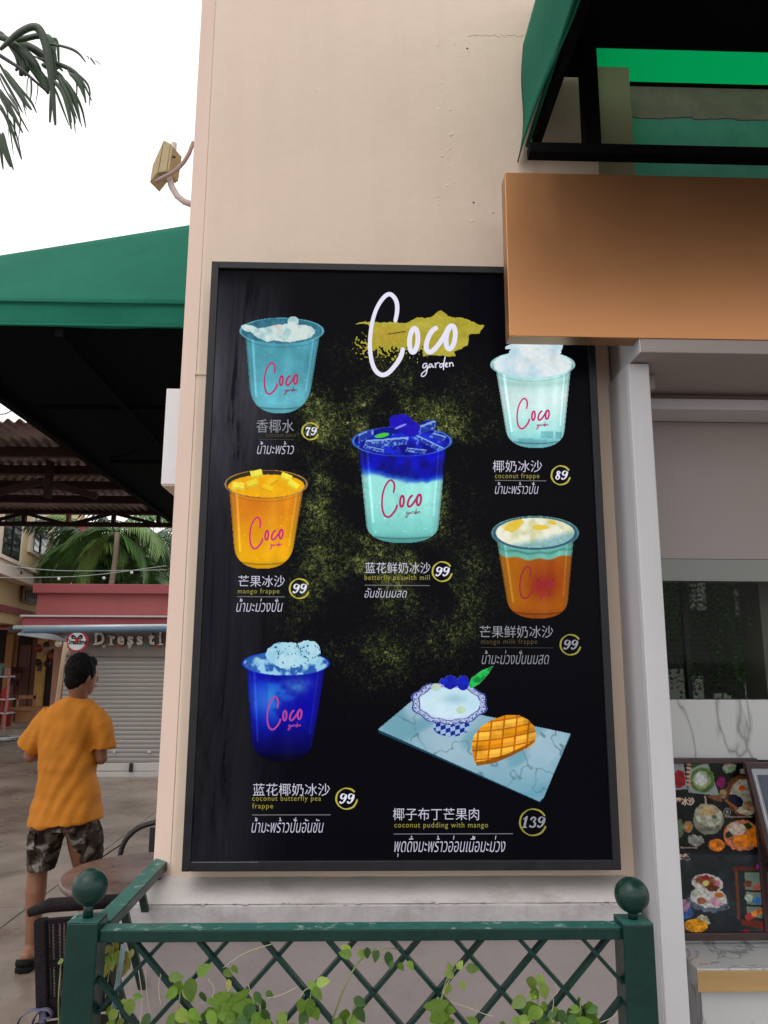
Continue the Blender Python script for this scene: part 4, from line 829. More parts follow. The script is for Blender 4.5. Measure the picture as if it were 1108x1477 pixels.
# return rail running back beside the pillar
box('side_rail', (pcx1-.004, pcy1+.04, zrb), (pcx1+.038, 2.95, zrt), M_green, fence, .002)
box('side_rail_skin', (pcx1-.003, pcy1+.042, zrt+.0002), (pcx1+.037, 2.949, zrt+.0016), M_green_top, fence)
q1_, q2_ = at(568, 1357, YF+.02), at(568+86.1, 1357+99, YF+.02); LS = abs(q2_.x-q1_.x)/abs(q2_.z-q1_.z)
s93 = abs(at(594, 1357, YF).x-at(501, 1357, YF).x); zlow = .50; H = zrb-zlow
bw = .0195
def bars(xs, sgn, y0, par=fence, yz=None):
    for x in xs:
        top = Vector((x, y0, zrb)); dx = sgn*H*LS; bot = Vector((x+dx, y0, zlow))
        # clip to the panel between the posts
        xa_, xb_ = pb1, pa2
        def clip(p, q):
            if p.x < xa_ and q.x < xa_ or p.x > xb_ and q.x > xb_: return None
            t0, t1 = 0., 1.
            for lim, s_ in ((xa_, 1), (xb_, -1)):
                f0, f1 = s_*(p.x-lim), s_*(q.x-lim)
                if f0 < 0: t0 = max(t0, f0/(f0-f1))
                if f1 < 0: t1 = min(t1, f0/(f0-f1))
            return (p.lerp(q, t0), p.lerp(q, t1)) if t0 < t1-.02 else None
        c = clip(top, bot)
        if c: MB().bar(c[0], c[1], .008, bw, up=(0, 1, 0)).build('lattice_bar', M_green, par)
X0 = at(190, 1357, YF).x
bars([X0+k*s93 for k in range(-8, 8)], 1, YF+.016)
X1 = at(235, 1357, YF).x
bars([X1+k*s93*1.0 for k in range(0, 16)], -1, YF+.030)
box('bottom_rail', (pb1+.0005, YF, zlow-.04), (pa2-.0005, YF+.045, zlow), M_green, fence, .002)
xs_ = pcx1+.017                                   # side panel of lattice
for k in range(6):
    MB().bar((xs_, pcy1+.06+k*.15, zrb), (xs_, pcy1+.06+k*.15+.42, zlow), bw*.5, bw, up=(1, 0, 0)).build('lattice_bar', M_green, fence)
# faded ribbon/strip tied behind the left post
mb = MB(); P = [at(178, 1362, 1.9), at(174, 1395, 1.9), at(168, 1430, 1.9), at(160, 1480, 1.9)]; mb.tube(P, [(.006, .002)]*4, 6)
tag(mb.build('plastic_strip', mat('pale_blue_plastic', (.25, .34, .38), .4, var=.4, vscale=20)), 'pale blue plastic strip hanging behind the left fence post', 'strip')

# ------------------------------------------------------------------ vines on the fence
M_l1 = leafmat('fresh_leaf', (.15, .27, .035), .3); M_l2 = leafmat('pale_leaf', (.26, .37, .075), .3); M_l3 = leafmat('yellowing_leaf', (.34, .33, .10), .3); M_l4 = leafmat('deep_leaf', (.06, .14, .035), .25); M_stem = mat('green_stem', (.20, .23, .09), .7); M_dry = mat('dry_tendril', (.42, .38, .27), .8)
def leafmesh(m, wd=.5, lobed=False, nm='leaf'):
    vs = []; fs = []; n_ = 9
    for i in range(n_+1):
        t = i/n_; w_ = wd*math.sin(math.pi*min(1, t**.72))**.85*.5
        if lobed: w_ *= 1+.45*math.sin(t*9+.5)*(t < .8)
        z = -.16*t*t; vs += [(-w_, t, z+.10*w_), (0, t, z-.02), (w_, t, z+.10*w_)]
    for i in range(n_):
        k = i*3; fs += [(k, k+1, k+4, k+3), (k+1, k+2, k+5, k+4)]
    me = bpy.data.meshes.new(nm); me.from_pydata(vs, [], fs); me.polygons.foreach_set('use_smooth', [True]*len(fs)); me.materials.append(m); return me
LM = {k: leafmesh(m, w_, lb) for k, m, w_, lb in (('a', M_l1, .62, False), ('b', M_l2, .7, False), ('c', M_l3, .5, False), ('d', M_l4, .6, False), ('e', M_l1, .95, True), ('f', M_l2, .42, False))}
def put_leaf(root, me, p, size, az, el, roll):
    o = bpy.data.objects.new('leaf', me); col.objects.link(o); o.parent = root; o.location = Vector(p)-root.location; o.scale = (size, size, size); o.rotation_euler = (el, roll, az); return o
def vine(label, pts, Y, leaves, tend=(), name='climbing_vine', stem=.0022):
    base = at(pts[0][0], pts[0][1], Y); base.z = min(base.z, .5); root = thing(name, label, 'vine', base, 'vines climbing the green trellis')
    P = smooth_pts([(*p, 1) for p in pts], 2); mb = MB()
    P3 = [at(p.x, p.y, Y+.012*math.sin(i*.8)) for i, p in enumerate(P)]
    mb.tube([Vector((P3[0].x, P3[0].y, .3))]+P3, [stem*1.4]+[stem*(1-.6*i/len(P3)) for i in range(len(P3))], 6)
    mb.build('stem', M_stem, root)
    if tend:
        mb = MB()
        for T_ in tend:
            Q = [at(p.x, p.y, Y-.01) for p in smooth_pts([(*p, 1) for p in T_], 2)]; mb.tube(Q, .0009, 5)
        mb.build('tendril', M_dry, root)
    for (px, py, kind, s_, ang) in leaves:
        p = at(px, py, Y-.014+rng.uniform(-.012, .02)); size = s_*.00138
        # the leaf hangs in the fence plane, ang = degrees from pointing right, clockwise down
        o = put_leaf(root, LM[kind], p, size, 0, 0, 0)
        d = Vector((math.cos(R(ang)), rng.uniform(-.35, .25), -math.sin(R(ang)))).normalized(); nrm = Vector((rng.uniform(-.5, .5), -1, rng.uniform(.1, .9))).normalized()
        x_ = d.cross(nrm).normalized(); z_ = x_.cross(d); o.rotation_euler = Matrix((x_, d, z_)).transposed().to_euler()
    return root
def scatter(cx, cy, sx, sy, n_, kinds, smin, smax, amin=20, amax=160):
    return [(cx+rng.normal()*sx, cy+rng.normal()*sy, kinds[rng.integers(len(kinds))], rng.uniform(smin, smax), rng.uniform(amin, amax)) for _ in range(n_)]
vine('drooping pale yellow vine tuft behind the left fence post', [(165, 1500), (168, 1420), (170, 1365)], 1.93, scatter(160, 1372, 9, 12, 11, 'ccb', 16, 26, 75, 115)+scatter(185, 1380, 6, 8, 7, 'cc', 14, 24, 75, 110)+scatter(188, 1455, 10, 14, 5, 'ab', 14, 20), [[(162, 1360), (158, 1400), (152, 1440)]])
vine('broad leaved vine in the first lattice gap beside the left post', [(190, 1500), (185, 1460), (196, 1440)], 1.82, [(178, 1440, 'b', 26, 75), (190, 1440, 'b', 26, 100), (168, 1455, 'b', 22, 120), (192, 1436, 'a', 15, 10), (165, 1474, 'a', 18, 150)], [[(200, 1400), (206, 1440), (202, 1480)], [(210, 1400), (212, 1435), (218, 1470)]])
vine('bright clump of oval leaves on the second lattice crossing', [(252, 1500), (258, 1450), (262, 1412)], 1.79, [(243, 1410, 'a', 24, -5), (260, 1415, 'a', 28, 110), (274, 1410, 'a', 34, 80), (268, 1418, 'b', 30, 60), (256, 1425, 'a', 26, 140), (284, 1405, 'a', 28, -35), (290, 1430, 'd', 20, 70)]+scatter(262, 1462, 20, 12, 16, 'adba', 18, 28), [[(232, 1405), (228, 1425), (232, 1450)], [(300, 1412), (310, 1425), (306, 1440)]])
vine('wide lobed vine mass low on the trellis with a dry tendril arching over it', [(335, 1500), (332, 1440), (330, 1395)], 1.81, [(322, 1400, 'a', 18, 30), (335, 1392, 'a', 16, 60), (318, 1430, 'e', 42, 80), (336, 1435, 'e', 44, 60), (352, 1440, 'e', 40, 80), (325, 1445, 'e', 38, 110)]+scatter(335, 1462, 22, 10, 16, 'eaad', 24, 40)+[(330, 1412, 'c', 18, 85)], [[(322, 1396), (350, 1375), (380, 1365), (392, 1362)], [(358, 1420), (368, 1450), (372, 1480)], [(300, 1460), (290, 1440), (282, 1466)]])
vine('single dark leaf sprig on the third lattice bar', [(378, 1500), (376, 1460), (374, 1432)], 1.80, [(368, 1430, 'd', 20, 60), (378, 1440, 'd', 22, 85), (380, 1455, 'd', 24, 70), (370, 1460, 'a', 22, 100), (384, 1430, 'd', 16, 40)])
vine('small vine tip knotted at the middle lattice crossing', [(442, 1500), (446, 1450), (450, 1425)], 1.79, [(444, 1418, 'a', 20, 20), (456, 1418, 'b', 22, -15), (452, 1424, 'a', 22, 50), (436, 1440, 'a', 24, 95), (446, 1440, 'a', 28, 80), (440, 1455, 'd', 26, 100), (452, 1452, 'a', 24, 70)], [[(430, 1452), (436, 1430), (448, 1424)], [(385, 1440), (405, 1436), (428, 1424)]])
vine('heart leaved shoot reaching up right of the middle crossing', [(500, 1500), (504, 1470), (512, 1450)], 1.79, [(510, 1440, 'd', 24, 30), (514, 1452, 'd', 26, 60), (500, 1455, 'a', 28, 110), (508, 1462, 'a', 28, 90), (492, 1468, 'a', 22, 130)])
vine('thin shoot with round leaves just under the top rail', [(470, 1500), (497, 1420), (520, 1382), (545, 1368), (575, 1368)], 1.80, [(508, 1378, 'a', 22, 190), (516, 1376, 'a', 20, 0), (506, 1372, 'b', 18, 210), (530, 1366, 'd', 18, 90), (543, 1368, 'd', 20, 95), (560, 1372, 'd', 24, 85), (575, 1388, 'a', 16, 60), (590, 1385, 'a', 16, 70), (566, 1385, 'd', 14, 110)])
vine('light twining vine with small pale leaves at centre right of the trellis', [(640, 1500), (636, 1440), (645, 1410), (660, 1396)], 1.79, [(655, 1408, 'b', 17, 200), (660, 1398, 'b', 15, -60), (672, 1396, 'a', 22, 5), (664, 1415, 'b', 14, 60), (648, 1418, 'b', 18, 105), (652, 1400, 'b', 14, 240)]+[(628, 1440, 'e', 38, 80), (640, 1442, 'e', 42, 95), (632, 1455, 'e', 36, 60)], [[(650, 1445), (680, 1455), (702, 1464), (712, 1466)], [(624, 1470), (640, 1430), (650, 1410)]])
vine('pale leaf cluster hanging between the right lattice bars', [(770, 1500), (778, 1450), (770, 1410)], 1.80, [(767, 1408, 'b', 24, 90), (776, 1405, 'b', 22, 70), (782, 1418, 'b', 24, 75), (774, 1425, 'a', 22, 110)]+scatter(776, 1452, 10, 12, 16, 'aabd', 18, 28), [[(790, 1430), (800, 1440), (796, 1460)], [(800, 1420), (806, 1430), (800, 1436)]])
vine('feathery leaf mass at the foot of the right fence post', [(835, 1500), (838, 1460), (836, 1438)], 1.81, scatter(840, 1460, 18, 12, 24, 'dead', 18, 30, 0, 180)+[(835, 1438, 'd', 10, 90)], [[(862, 1476), (880, 1470), (890, 1462)]])
vine('single ground leaf poking out left of the left fence post', [(86, 1500), (84, 1440), (88, 1392)], 1.86, [(92, 1384, 'b', 12, 150)])
vine('leafy tips along the bottom right of the trellis', [(735, 1500), (740, 1480), (745, 1470)], 1.80, [(738, 1470, 'a', 20, 10), (748, 1472, 'b', 22, -10), (722, 1474, 'a', 18, 60), (690, 1476, 'a', 20, 200)])
vine('leaf sprigs at the bottom of the gap beside the lobed vine', [(410, 1500), (408, 1480), (404, 1470)], 1.80, scatter(405, 1474, 12, 5, 7, 'ab', 16, 24))

# ------------------------------------------------------------------ left green awning behind the pillar
la = thing('cafe_awning', 'large dark green canvas awning left of the pillar', 'awning', (-2, 3.2, 3))
YL = 3.2
zL = at(130, 475, YL).z; zV = at(130, 438, YL).z
xL0 = atz(0, 563, zL).x-.05; yLf = atz(245, 765, zL).y
yR = YL+.45
pA, pB = at(-260, 412, yR), at(300, 320, yR)
A0 = Vector((xL0-.0, YL, zV)); A1 = Vector((xl-ch+.15, YL, zV))
pA = at(0, 369, yR); pB = at(268, 326, yR); dv = (pB-pA)/268.; pL = pA-dv*((A0.x-pA.x)/-dv.x if False else (pA.x-A0.x)/dv.x); pR_ = pA+dv*((A1.x-pA.x)/dv.x)
add_solid(drape(A0, A1, pR_, pL, 30, 14, lambda u, v: (0, -.0, .006*math.sin(v*3.1)*math.sin(u*9+1))).build('roof_canvas', M_canvas, la), .004)
add_solid(drape((A0.x, YL-.01, zL), (A1.x, YL-.01, zL), (A1.x, YL, zV+.004), (A0.x, YL, zV+.004), 50, 6, lambda u, v: (0, -.012*(1-v)*(1+math.sin(u*21+1.5*math.sin(u*7))), 0)).build('front_valance', M_canvas, la), .004)
MB().tube([(A0.x, YL-.012, zV), (A1.x, YL-.012, zV)], .006, 8).build('seam_cord', M_canvas, la)
MB().tube([(A0.x, YL-.036, zL+.002), (A1.x, YL-.036, zL+.002)], .007, 8).build('hem_cord', mat('paler_hem_canvas', (.015, .17, .11), .8, spec=.1), la)
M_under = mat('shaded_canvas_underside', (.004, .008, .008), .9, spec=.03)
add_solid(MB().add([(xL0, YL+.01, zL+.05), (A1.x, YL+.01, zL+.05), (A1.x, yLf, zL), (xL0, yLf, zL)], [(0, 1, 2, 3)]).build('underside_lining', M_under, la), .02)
for x in (xL0+.02,): MB().bar((x, YL, zL+.0), (x, yLf, zL-.0), .05, .06).build('edge_rail', M_void, la)
for pxy in (((85, 480), (235, 645)),):
    p0 = atz(pxy[0][0], pxy[0][1], zL-.03); p1 = atz(pxy[1][0], pxy[1][1], zL-.03); MB().bar(p0, p1, .035, .035).build('rafter', M_void, la)
for py in (587, 666):
    p0 = atz(60 if py < 600 else 160, py, zL-.03); MB().bar((p0.x, p0.y, zL-.03), (A1.x, p0.y, zL-.03), .03, .03).build('cross_rail', M_void, la)
mb = MB(); P = [atz(160+70*math.sin(k*.2), 660-34*(1-math.cos(k*.2*1.2)), zL-.04) for k in range(7)]; mb.tube(P, .01, 8).build('curved_arm', M_void, la)
# light box on the pillar's left flank
lb = thing('wall_light_box', 'white rectangular light box on the left flank of the pillar', 'light box', (-1, 2.6, 2))
yb0 = 2.62; xb0 = at(236, 630, yb0).x; zb1 = at(240, 560, yb0).z; zb0 = at(240, 699, yb0).z
box('casing', (xb0, yb0, zb0), (xl-ch-.001, yb0+.22, zb1), mat('white_plastic', (.72, .72, .76), .4, var=.04), lb, .004)
box('base_plate', (xb0+.004, yb0+.004, zb0-.004), (xl-ch-.003, yb0+.216, zb0-.0005), mat('cream_plastic', (.6, .5, .4), .5), lb)
# junction box with conduit
jb = thing('junction_box', 'weathered beige outdoor electrical box on bent conduit high on the pillar', 'electrical box', (-.9, 2.55, 3.3))
yj = 2.55; c = at(236, 232, yj); M_bei = mat('aged_beige_plastic', (.46, .36, .20), .6, var=.12, vscale=25); M_pvc = mat('pale_pvc_conduit', (.60, .50, .48), .6, var=.1, vscale=12)
q = [at(237, 202, yj), at(247, 208, yj), at(241, 251, yj), at(229, 256, yj), at(216, 264, yj), at(221, 236, yj)]
mb = MB(); f0 = [at(237, 202, yj), at(247, 208, yj), at(240, 249, yj), at(226, 254, yj), at(217, 264, yj), at(220, 236, yj)]
mb.prism([at(220, 238, yj), at(236, 202, yj), at(228, 248, yj), at(216, 263, yj)], (.02, .06, 0)).build('lid', M_bei, jb, .002)
MB().prism([at(236.5, 202, yj-.002), at(246, 207, yj-.002), at(240, 247, yj-.002), at(228.5, 249, yj-.002)], (.02, .07, 0)).build('casing', M_bei, jb, .002)
MB().prism([at(246.5, 209, yj), at(249, 211, yj), at(243.5, 247, yj), at(241, 248, yj)], (.02, .06, 0)).build('gasket', M_bei, jb)
MB().tube([at(251, 207, yj+.03), at(250, 222, yj+.03), at(248, 236, yj+.03)], .011, 12).build('cable_gland', M_pvc, jb)
MB().tube([at(249, 226, yj+.0), at(253, 227, yj)], .004, 8).build('screw', M_black, jb)
MB().tube([at(x_, y_, yj+.02) for x_, y_ in ((244, 244), (244, 256), (248, 270), (256, 283), (266, 291), (285, 298))], .0115, 12).build('conduit', M_pvc, jb)
MB().tube([at(x_, y_, yj-.005) for x_, y_ in ((224, 263), (232, 258), (246, 251), (257, 243), (266, 233), (273, 221), (279, 205))], .0075, 10).build('cable', mat('dusty_pink_cable', (.40, .28, .26), .7), jb)

# ------------------------------------------------------------------ corrugated roof on trusses
cr_ = thing('corrugated_roof', 'brown corrugated metal roof on steel trusses left of the pillar', 'roof', (-3, 7, 3.2))
zR = 3.12
y0r = atz(20, 607, zR).y; y1r = atz(100, 738, zR).y; xr0 = -6.5; xr1 = -.6
M_corr = mat('aged_corrugated_sheet', (.27, .205, .19), .4, metal=.3, var=.2, vscale=3, dirt=(.12, .07, .05), dscale=2.5, dlo=.45, dhi=.65)
seg = 0; ysp = [y0r+(y1r-y0r)*k/4 for k in range(5)]
for s in range(4):
    vs = []; fs = []; pitch = .076; n_ = int((xr1-xr0)/(pitch/8)); ya, yb_ = ysp[s]-(.05 if s else 0), ysp[s+1]
    for i in range(n_+1):
        x = xr0+i*pitch/8; z = zR+.016*math.sin(2*math.pi*x/pitch)+.006*s
        vs += [(x, ya, z), (x, yb_, z)]
    for i in range(n_): fs.append((2*i, 2*i+2, 2*i+3, 2*i+1))
    add_solid(MB().add(vs, fs, True).build('roof_sheet', M_corr, cr_), .0015)
for py in (655, 681, 702, 722):
    y = atz(120, py, zR-.06).y; MB().bar((xr0, y, zR-.05), (xr1, y, zR-.05), .05 if py != 681 else .07, .07).build('purlin', M_rust, cr_)
yT = y1r; zT1 = at(120, 738, yT).z; zT0 = at(120, 756.5, yT).z
MB().bar((xr0, yT, zT1), (xr1, yT, zT1), .06, .05).build('top_chord', M_rust, cr_); MB().bar((xr0, yT, zT0), (xr1, yT, zT0), .06, .045).build('bottom_chord', M_rust, cr_)
MB().bar((xr0, yT+.05, zT1-.012), (xr1, yT+.05, zT1-.012), .01, .03).build('gutter', mat('pale_gutter', (.4, .36, .34), .6), cr_)
for px in (-30, 35, 99, 164, 229):
    x = at(px, 750, yT).x; MB().bar((x, yT, zT0), (x, yT, zT1), .04, .05).build('truss_web', M_rust if px != 99 else mat('orange_rust_steel', (.22, .09, .045), .7), cr_)
for p0, p1 in ((-30, 35), (99, 35), (99, 164), (229, 164)):
    a, b = at(p0, 757, yT), at(p1, 740, yT); MB().bar(a, b, .03, .035).build('truss_web', M_rust, cr_)
# second truss line nearer
yT2 = atz(60, 700, zR-.2).y
for px0, px1 in ((-20, 60), (140, 60)):
    a, b = at(px0, 716, yT2), at(px1, 694, yT2); MB().bar(a, b, .04, .05).build('truss_web', M_rust, cr_)
a = at(70, 700, yT2); MB().bar((a.x, yT2, a.z-.1), (a.x, yT2, zR), .05, .05).build('truss_web', M_rust, cr_)
MB().tube([at(-20, 599, 5.5), at(10, 596, 5.5), at(28, 588, 5.5)], .004, 6)
tag(MB().tube([at(-30, 600, 5.2), at(8, 597, 5.2), at(40, 580, 5.2)], .004, 6).build('overhead_cable', M_black), 'black overhead cable crossing the sky gap above the corrugated roof', 'cable')

# ------------------------------------------------------------------ yellow building, far left
D = (math.sin(R(-10)), math.cos(R(-10)), 0); P0 = at(0, 850, 14.0)
def fp(px, py): return atp(px, py, P0, D)
Nf = Vector((-D[1], D[0], 0))               # into the building
yb = thing('townhouse', 'pale yellow two storey building with white framed dark windows', 'building', P0)
Dv = Vector(D)
def fac(name, px0, px1, py0, py1, dep, m, out=0., pys=None):  # box on the facade; py at centre column
    a = fp(px0, 850); b = fp(px1, 850); pm = (px0+px1)/2; zt_, zb_ = fp(pm, py0).z, fp(pm, py1).z
    A_ = Vector((a.x, a.y, zb_))-Nf*out; B_ = Vector((b.x, b.y, zb_))-Nf*out; 
    return MB().prism([A_, B_, B_+Nf*(dep+out), A_+Nf*(dep+out)], (0, 0, zt_-zb_)).build(name, m, yb)
a = fp(-160, 850); b = fp(140, 850)
zt_ = fp(20, 640).z
MB().prism([Vector((a.x, a.y, 2.2)), Vector((b.x, b.y, 2.2)), Vector((b.x, b.y, 2.2))+Nf*4, Vector((a.x, a.y, 2.2))+Nf*4], (0, 0, zt_-2.2)).build('wall', M_cream, yb)
def window(px0, px1, py0, py1):
    f = fac('window', px0-4, px1+4, py0-6, py1+5, .0, M_trimw, .06)
    g_ = fac('pane', px0, px1, py0, py1, -.07, M_glassdark, .08); 
    for o in (g_,): o.parent = f; o.location = (0, 0, 0)
    m_ = fac('sash_bar', (px0+px1)/2-.6, (px0+px1)/2+.6, py0, py1, -.085, M_black, .10); m_.parent = f; m_.location = (0, 0, 0)
    h_ = fac('sash_bar', px0, px1, (py0+py1)/2, (py0+py1)/2+2, -.085, M_black, .10); h_.parent = f; h_.location = (0, 0, 0)
window(-8, 17.5, 700, 802); window(38, 56, 738, 795); window(71, 81, 757, 815); window(-60, -30, 690, 780)
def sloped_band(name, z0, z1, out, m):
    A_ = Vector((a.x, a.y, z0))-Nf*out; B_ = Vector((b.x, b.y, z0))-Nf*out
    return MB().prism([A_, B_, B_+Nf*out*.98, A_+Nf*out*.98], (0, 0, z1-z0)).build(name, m, yb)
zc1, zc0 = fp(0, 814).z, fp(0, 834).z
sloped_band('cornice', zc0, zc1, .25, M_trimw); sloped_band('cornice_lip', zc1, zc1+.06, .30, M_trimw); sloped_band('red_band', fp(0, 872).z-.12, fp(0, 872).z, .05, M_pink2)
for k, px in enumerate((9, 45, 78)):
    p = fp(px, 822+.4*px); MB().ball(p-Nf*.25, .03, 8, 6).build('cornice_stud', M_rust, yb)
# small board with dark letters on the yellow wall
sg = thing('wall_sign', 'small faded sign board with dark squiggled lettering on the yellow wall', 'sign', fp(40, 850))
def fs(name, px0, px1, py0, py1, out, m):
    a_, b_ = fp(px0, 850), fp(px1, 850); pm = (px0+px1)/2; z1_, z0_ = fp(pm, py0).z, fp(pm, py1).z
    return MB().prism([Vector((a_.x, a_.y, z0_))-Nf*out, Vector((b_.x, b_.y, z0_))-Nf*out, Vector((b_.x, b_.y, z0_))-Nf*(out-.03), Vector((a_.x, a_.y, z0_))-Nf*(out-.03)], (0, 0, z1_-z0_)).build(name, m, sg)
fs('board', 28, 53, 848, 872, .10, mat('tan_board', (.25, .19, .11), .7)); fs('top_strip', 28, 53, 845, 848, .12, M_trimw)
M_let = mat('sign_letter_paint', (.05, .045, .04), .6)
for k in range(7): fs('letter', 29+k*3.1, 30.6+k*3.1+(k % 2)*.5, 851+(k % 3)*.8, 862+(k*5 % 3), .13, M_let)
fs('letter', 29, 35, 840, 844, .11, M_let); fs('letter', 40, 46, 843, 846, .11, M_let); fs('letter', 29, 48, 865, 869, .13, M_let)

# right part of far background building between palms and pillar
fb = thing('far_building', 'pale building glimpsed between the palms and the pillar', 'building', at(225, 840, 22))
pbox('wall', 205, 275, 812, 900, 22, 2, M_trimw, fb); pbox('roof_slab', 200, 275, 806, 813, 21.8, 2.4, mat('grey_roof_edge', (.35, .33, .33), .8), fb); pbox('window', 214, 224, 832, 843, 21.96, .05, M_glassdark, fb)
pbox('wall', 76, 110, 832, 900, 21.5, 2, M_trimw, fb)
# ------------------------------------------------------------------ palms
M_pf = leafmat('palm_leaf', (.06, .15, .035), .10, var=.5, vscale=2.5); M_pfd = leafmat('dark_palm_leaf', (.018, .055, .018), .08, var=.5, vscale=2.5); M_pfy = leafmat('pale_palm_leaf', (.15, .27, .07), .14, var=.4, vscale=2.5)  # three leaf tones, varied from frond to frond
M_trunk = mat('ringed_palm_trunk', (.22, .18, .14), .9, var=.3, vscale=3, stretch=(1, 1, 14), bump=.5, bscale=4)
def frond(root, base, az, elv, L, m, droop=1.2, nl=27, ll=.42, wl=.042):
    mb = MB(); pts = []; p = Vector(base); e = elv; st = L/16
    for i in range(17):
        pts.append(p.copy()); p = p+Vector((math.cos(az)*math.cos(e), math.sin(az)*math.cos(e), math.sin(e)))*st; e -= droop/16*(1+.6*i/16)
    mb.tube(pts, [.016*(1-.85*i/16) for i in range(17)], 5)
    side = Vector((-math.sin(az), math.cos(az), 0))
    for i in range(nl):
        t = .12+.88*i/nl; k = t*16; j = min(int(k), 15); q = pts[j].lerp(pts[j+1], k-j); tan = (pts[j+1]-pts[j]).normalized(); l = ll*math.sin(math.pi*min(1, (t*.86+.12)))**.6*rng.uniform(.85, 1.1)
        for s_ in (-1, 1):
            d = (side*s_*1.0+tan*.75+Vector((0, 0, -.25+rng.normal()*.08))).normalized(); wv = tan*wl*.5; m1 = q+d*l*.5+Vector((0, 0, -.06*l)); m2 = q+d*l+Vector((0, 0, -.42*l))
            mb.add([q-wv*.6, q+wv*.6, m1+wv, m1-wv, m2], [(0, 1, 2, 3), (3, 2, 4)])
    return mb.build('frond', m, root)
def palm(label, px, Y, pytop, n_, L, trunkm=M_trunk, r=.07, elr=(-.2, 1.1), m=None, seedaz=0, ll=.55, gap=0.):
    top = at(px, pytop, Y); root = thing('palm_tree', label, 'palm tree', (top.x, Y, 0), 'palm trees behind the pink kiosk')
    P = [(top.x+.05*math.sin(k*.7), Y, top.z*k/12) for k in range(13)]; MB().tube(P, [r*(1.15-.25*k/12) for k in range(13)], 12).build('trunk', trunkm, root)
    for k in range(n_):
        az = seedaz+2*math.pi*k/n_+rng.normal()*.15
        if gap and math.cos(az+math.pi/2) > math.cos(gap): continue
        e = elr[0]+(elr[1]-elr[0])*((k*7) % n_)/n_
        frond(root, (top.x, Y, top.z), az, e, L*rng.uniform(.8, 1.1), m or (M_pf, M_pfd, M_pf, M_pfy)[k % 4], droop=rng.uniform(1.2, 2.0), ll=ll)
palm('palm with grey ringed trunk left behind the pink kiosk', 128, 14.5, 785, 16, 1.2, elr=(-.3, 1.1), gap=1.1, r=.055)
palm('palm with slim pale trunk right behind the pink kiosk', 166, 14.0, 768, 16, 1.3, elr=(-.3, 1.2), r=.055, gap=1.1)
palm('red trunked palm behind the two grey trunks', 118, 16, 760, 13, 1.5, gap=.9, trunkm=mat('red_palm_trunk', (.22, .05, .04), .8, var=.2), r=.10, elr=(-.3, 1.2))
palm('low bushy palm with broad leaf right of the slim trunk', 200, 15, 835, 13, 1.3, elr=(-.2, 1.0), m=M_pf, ll=.55)
palm('tall dark palm close beside the pillar', 222, 16.5, 780, 15, 1.6, m=M_pfd, elr=(-.5, 1.0), ll=.5)
palm('low leaning palm reaching over the yellow building corner', 98, 15.5, 800, 12, .95, elr=(-.6, .8), m=M_pf, gap=.8)
palm('dark leaved palm filling the gap between the trunks', 148, 17.5, 800, 16, 1.7, m=M_pfd, elr=(-.6, 1.0), ll=.7)
# near coconut frond at the upper left
nf = thing('coconut_palm', 'drooping dark coconut palm frond entering at the upper left', 'palm tree', at(-60, 60, 5.2))
M_nf = leafmat('dark_coconut_leaf', (.022, .05, .02), .12, rough=.35, var=.4, vscale=6)
RB = [([(0, 72), (25, 48), (50, 36), (60, 46), (68, 70), (74, 110), (77, 140), (80, 181)], 10, 0), ([(10, 60), (35, 56), (60, 50), (73, 60), (80, 95), (74, 140), (72, 177)], 8, .1), ([(60, 62), (90, 66), (112, 74), (124, 90)], 3.5, .05), ([(55, 84), (85, 92), (108, 103), (119, 120), (124, 149)], 5.5, .1), ([(78, 108), (95, 120), (108, 140), (116, 177)], 6, .1),
      ([(76, 115), (90, 130), (98, 155), (103, 187)], 5, 0), ([(40, 88), (60, 108), (70, 136)], 9, .15), ([(5, 100), (20, 120), (35, 145), (46, 159)], 6, 0), ([(0, 105), (15, 130), (33, 163)], 3.5, .1), ([(0, 130), (12, 150), (33, 192)], 5, 0), ([(0, 150), (15, 180), (31, 230)], 3.5, .05), ([(-5, 190), (6, 212), (16, 241)], 8, 0),
      ([(30, 110), (36, 90), (20, 70), (0, 45)], 9, .1), ([(44, 110), (46, 125), (44, 146)], 2.5, 0), ([(84, 112), (100, 140), (109, 178)], 5, .05), ([(100, 105), (115, 118), (122, 141)], 5, 0), ([(-10, 50), (15, 58), (40, 80), (55, 98)], 8, .05), ([(0, 128), (20, 160), (22, 200)], 3, .1), ([(66, 50), (78, 62), (76, 90)], 7, .12), ([(130, 83), (134, 88), (138, 94)], 2, 0), ([(60, 92), (80, 104), (98, 128)], 6, .15), ([(25, 60), (50, 70), (70, 86), (84, 100)], 9, .2)]
RB += [([(x_+rng.normal()*3+j_, y_+rng.normal()*3+j_*.6) for x_, y_ in P], wv*.55, dy+.08) for j_ in (-6, 7) for P, wv, dy in RB[3:]]
for P, wv, dy in RB:
    sp = smooth_pts([(*p, 1) for p in P], 2); mb = MB(); n_ = len(sp); L_ = []; R_ = []; Cc = []
    for i, p in enumerate(sp):
        a, b = sp[max(0, i-1)], sp[min(n_-1, i+1)]; d = Vector((b.x-a.x, b.y-a.y)).normalized(); t = i/(n_-1); hw = wv*.60*(1 if t < .6 else 1-.75*(t-.6)/.4); hw *= min(1, .4+t*3)
        L_.append(at(p.x-d.y*hw, p.y+d.x*hw, 5.2+dy)); R_.append(at(p.x+d.y*hw, p.y-d.x*hw, 5.2+dy)); Cc.append(at(p.x, p.y, 5.2+dy-.012*hw/3))
    mb.add(L_+Cc+R_, [(i, i+1, n_+i+1, n_+i) for i in range(n_-1)]+[(n_+i, n_+i+1, 2*n_+i+1, 2*n_+i) for i in range(n_-1)], True); mb.build('leaf', M_nf, nf)
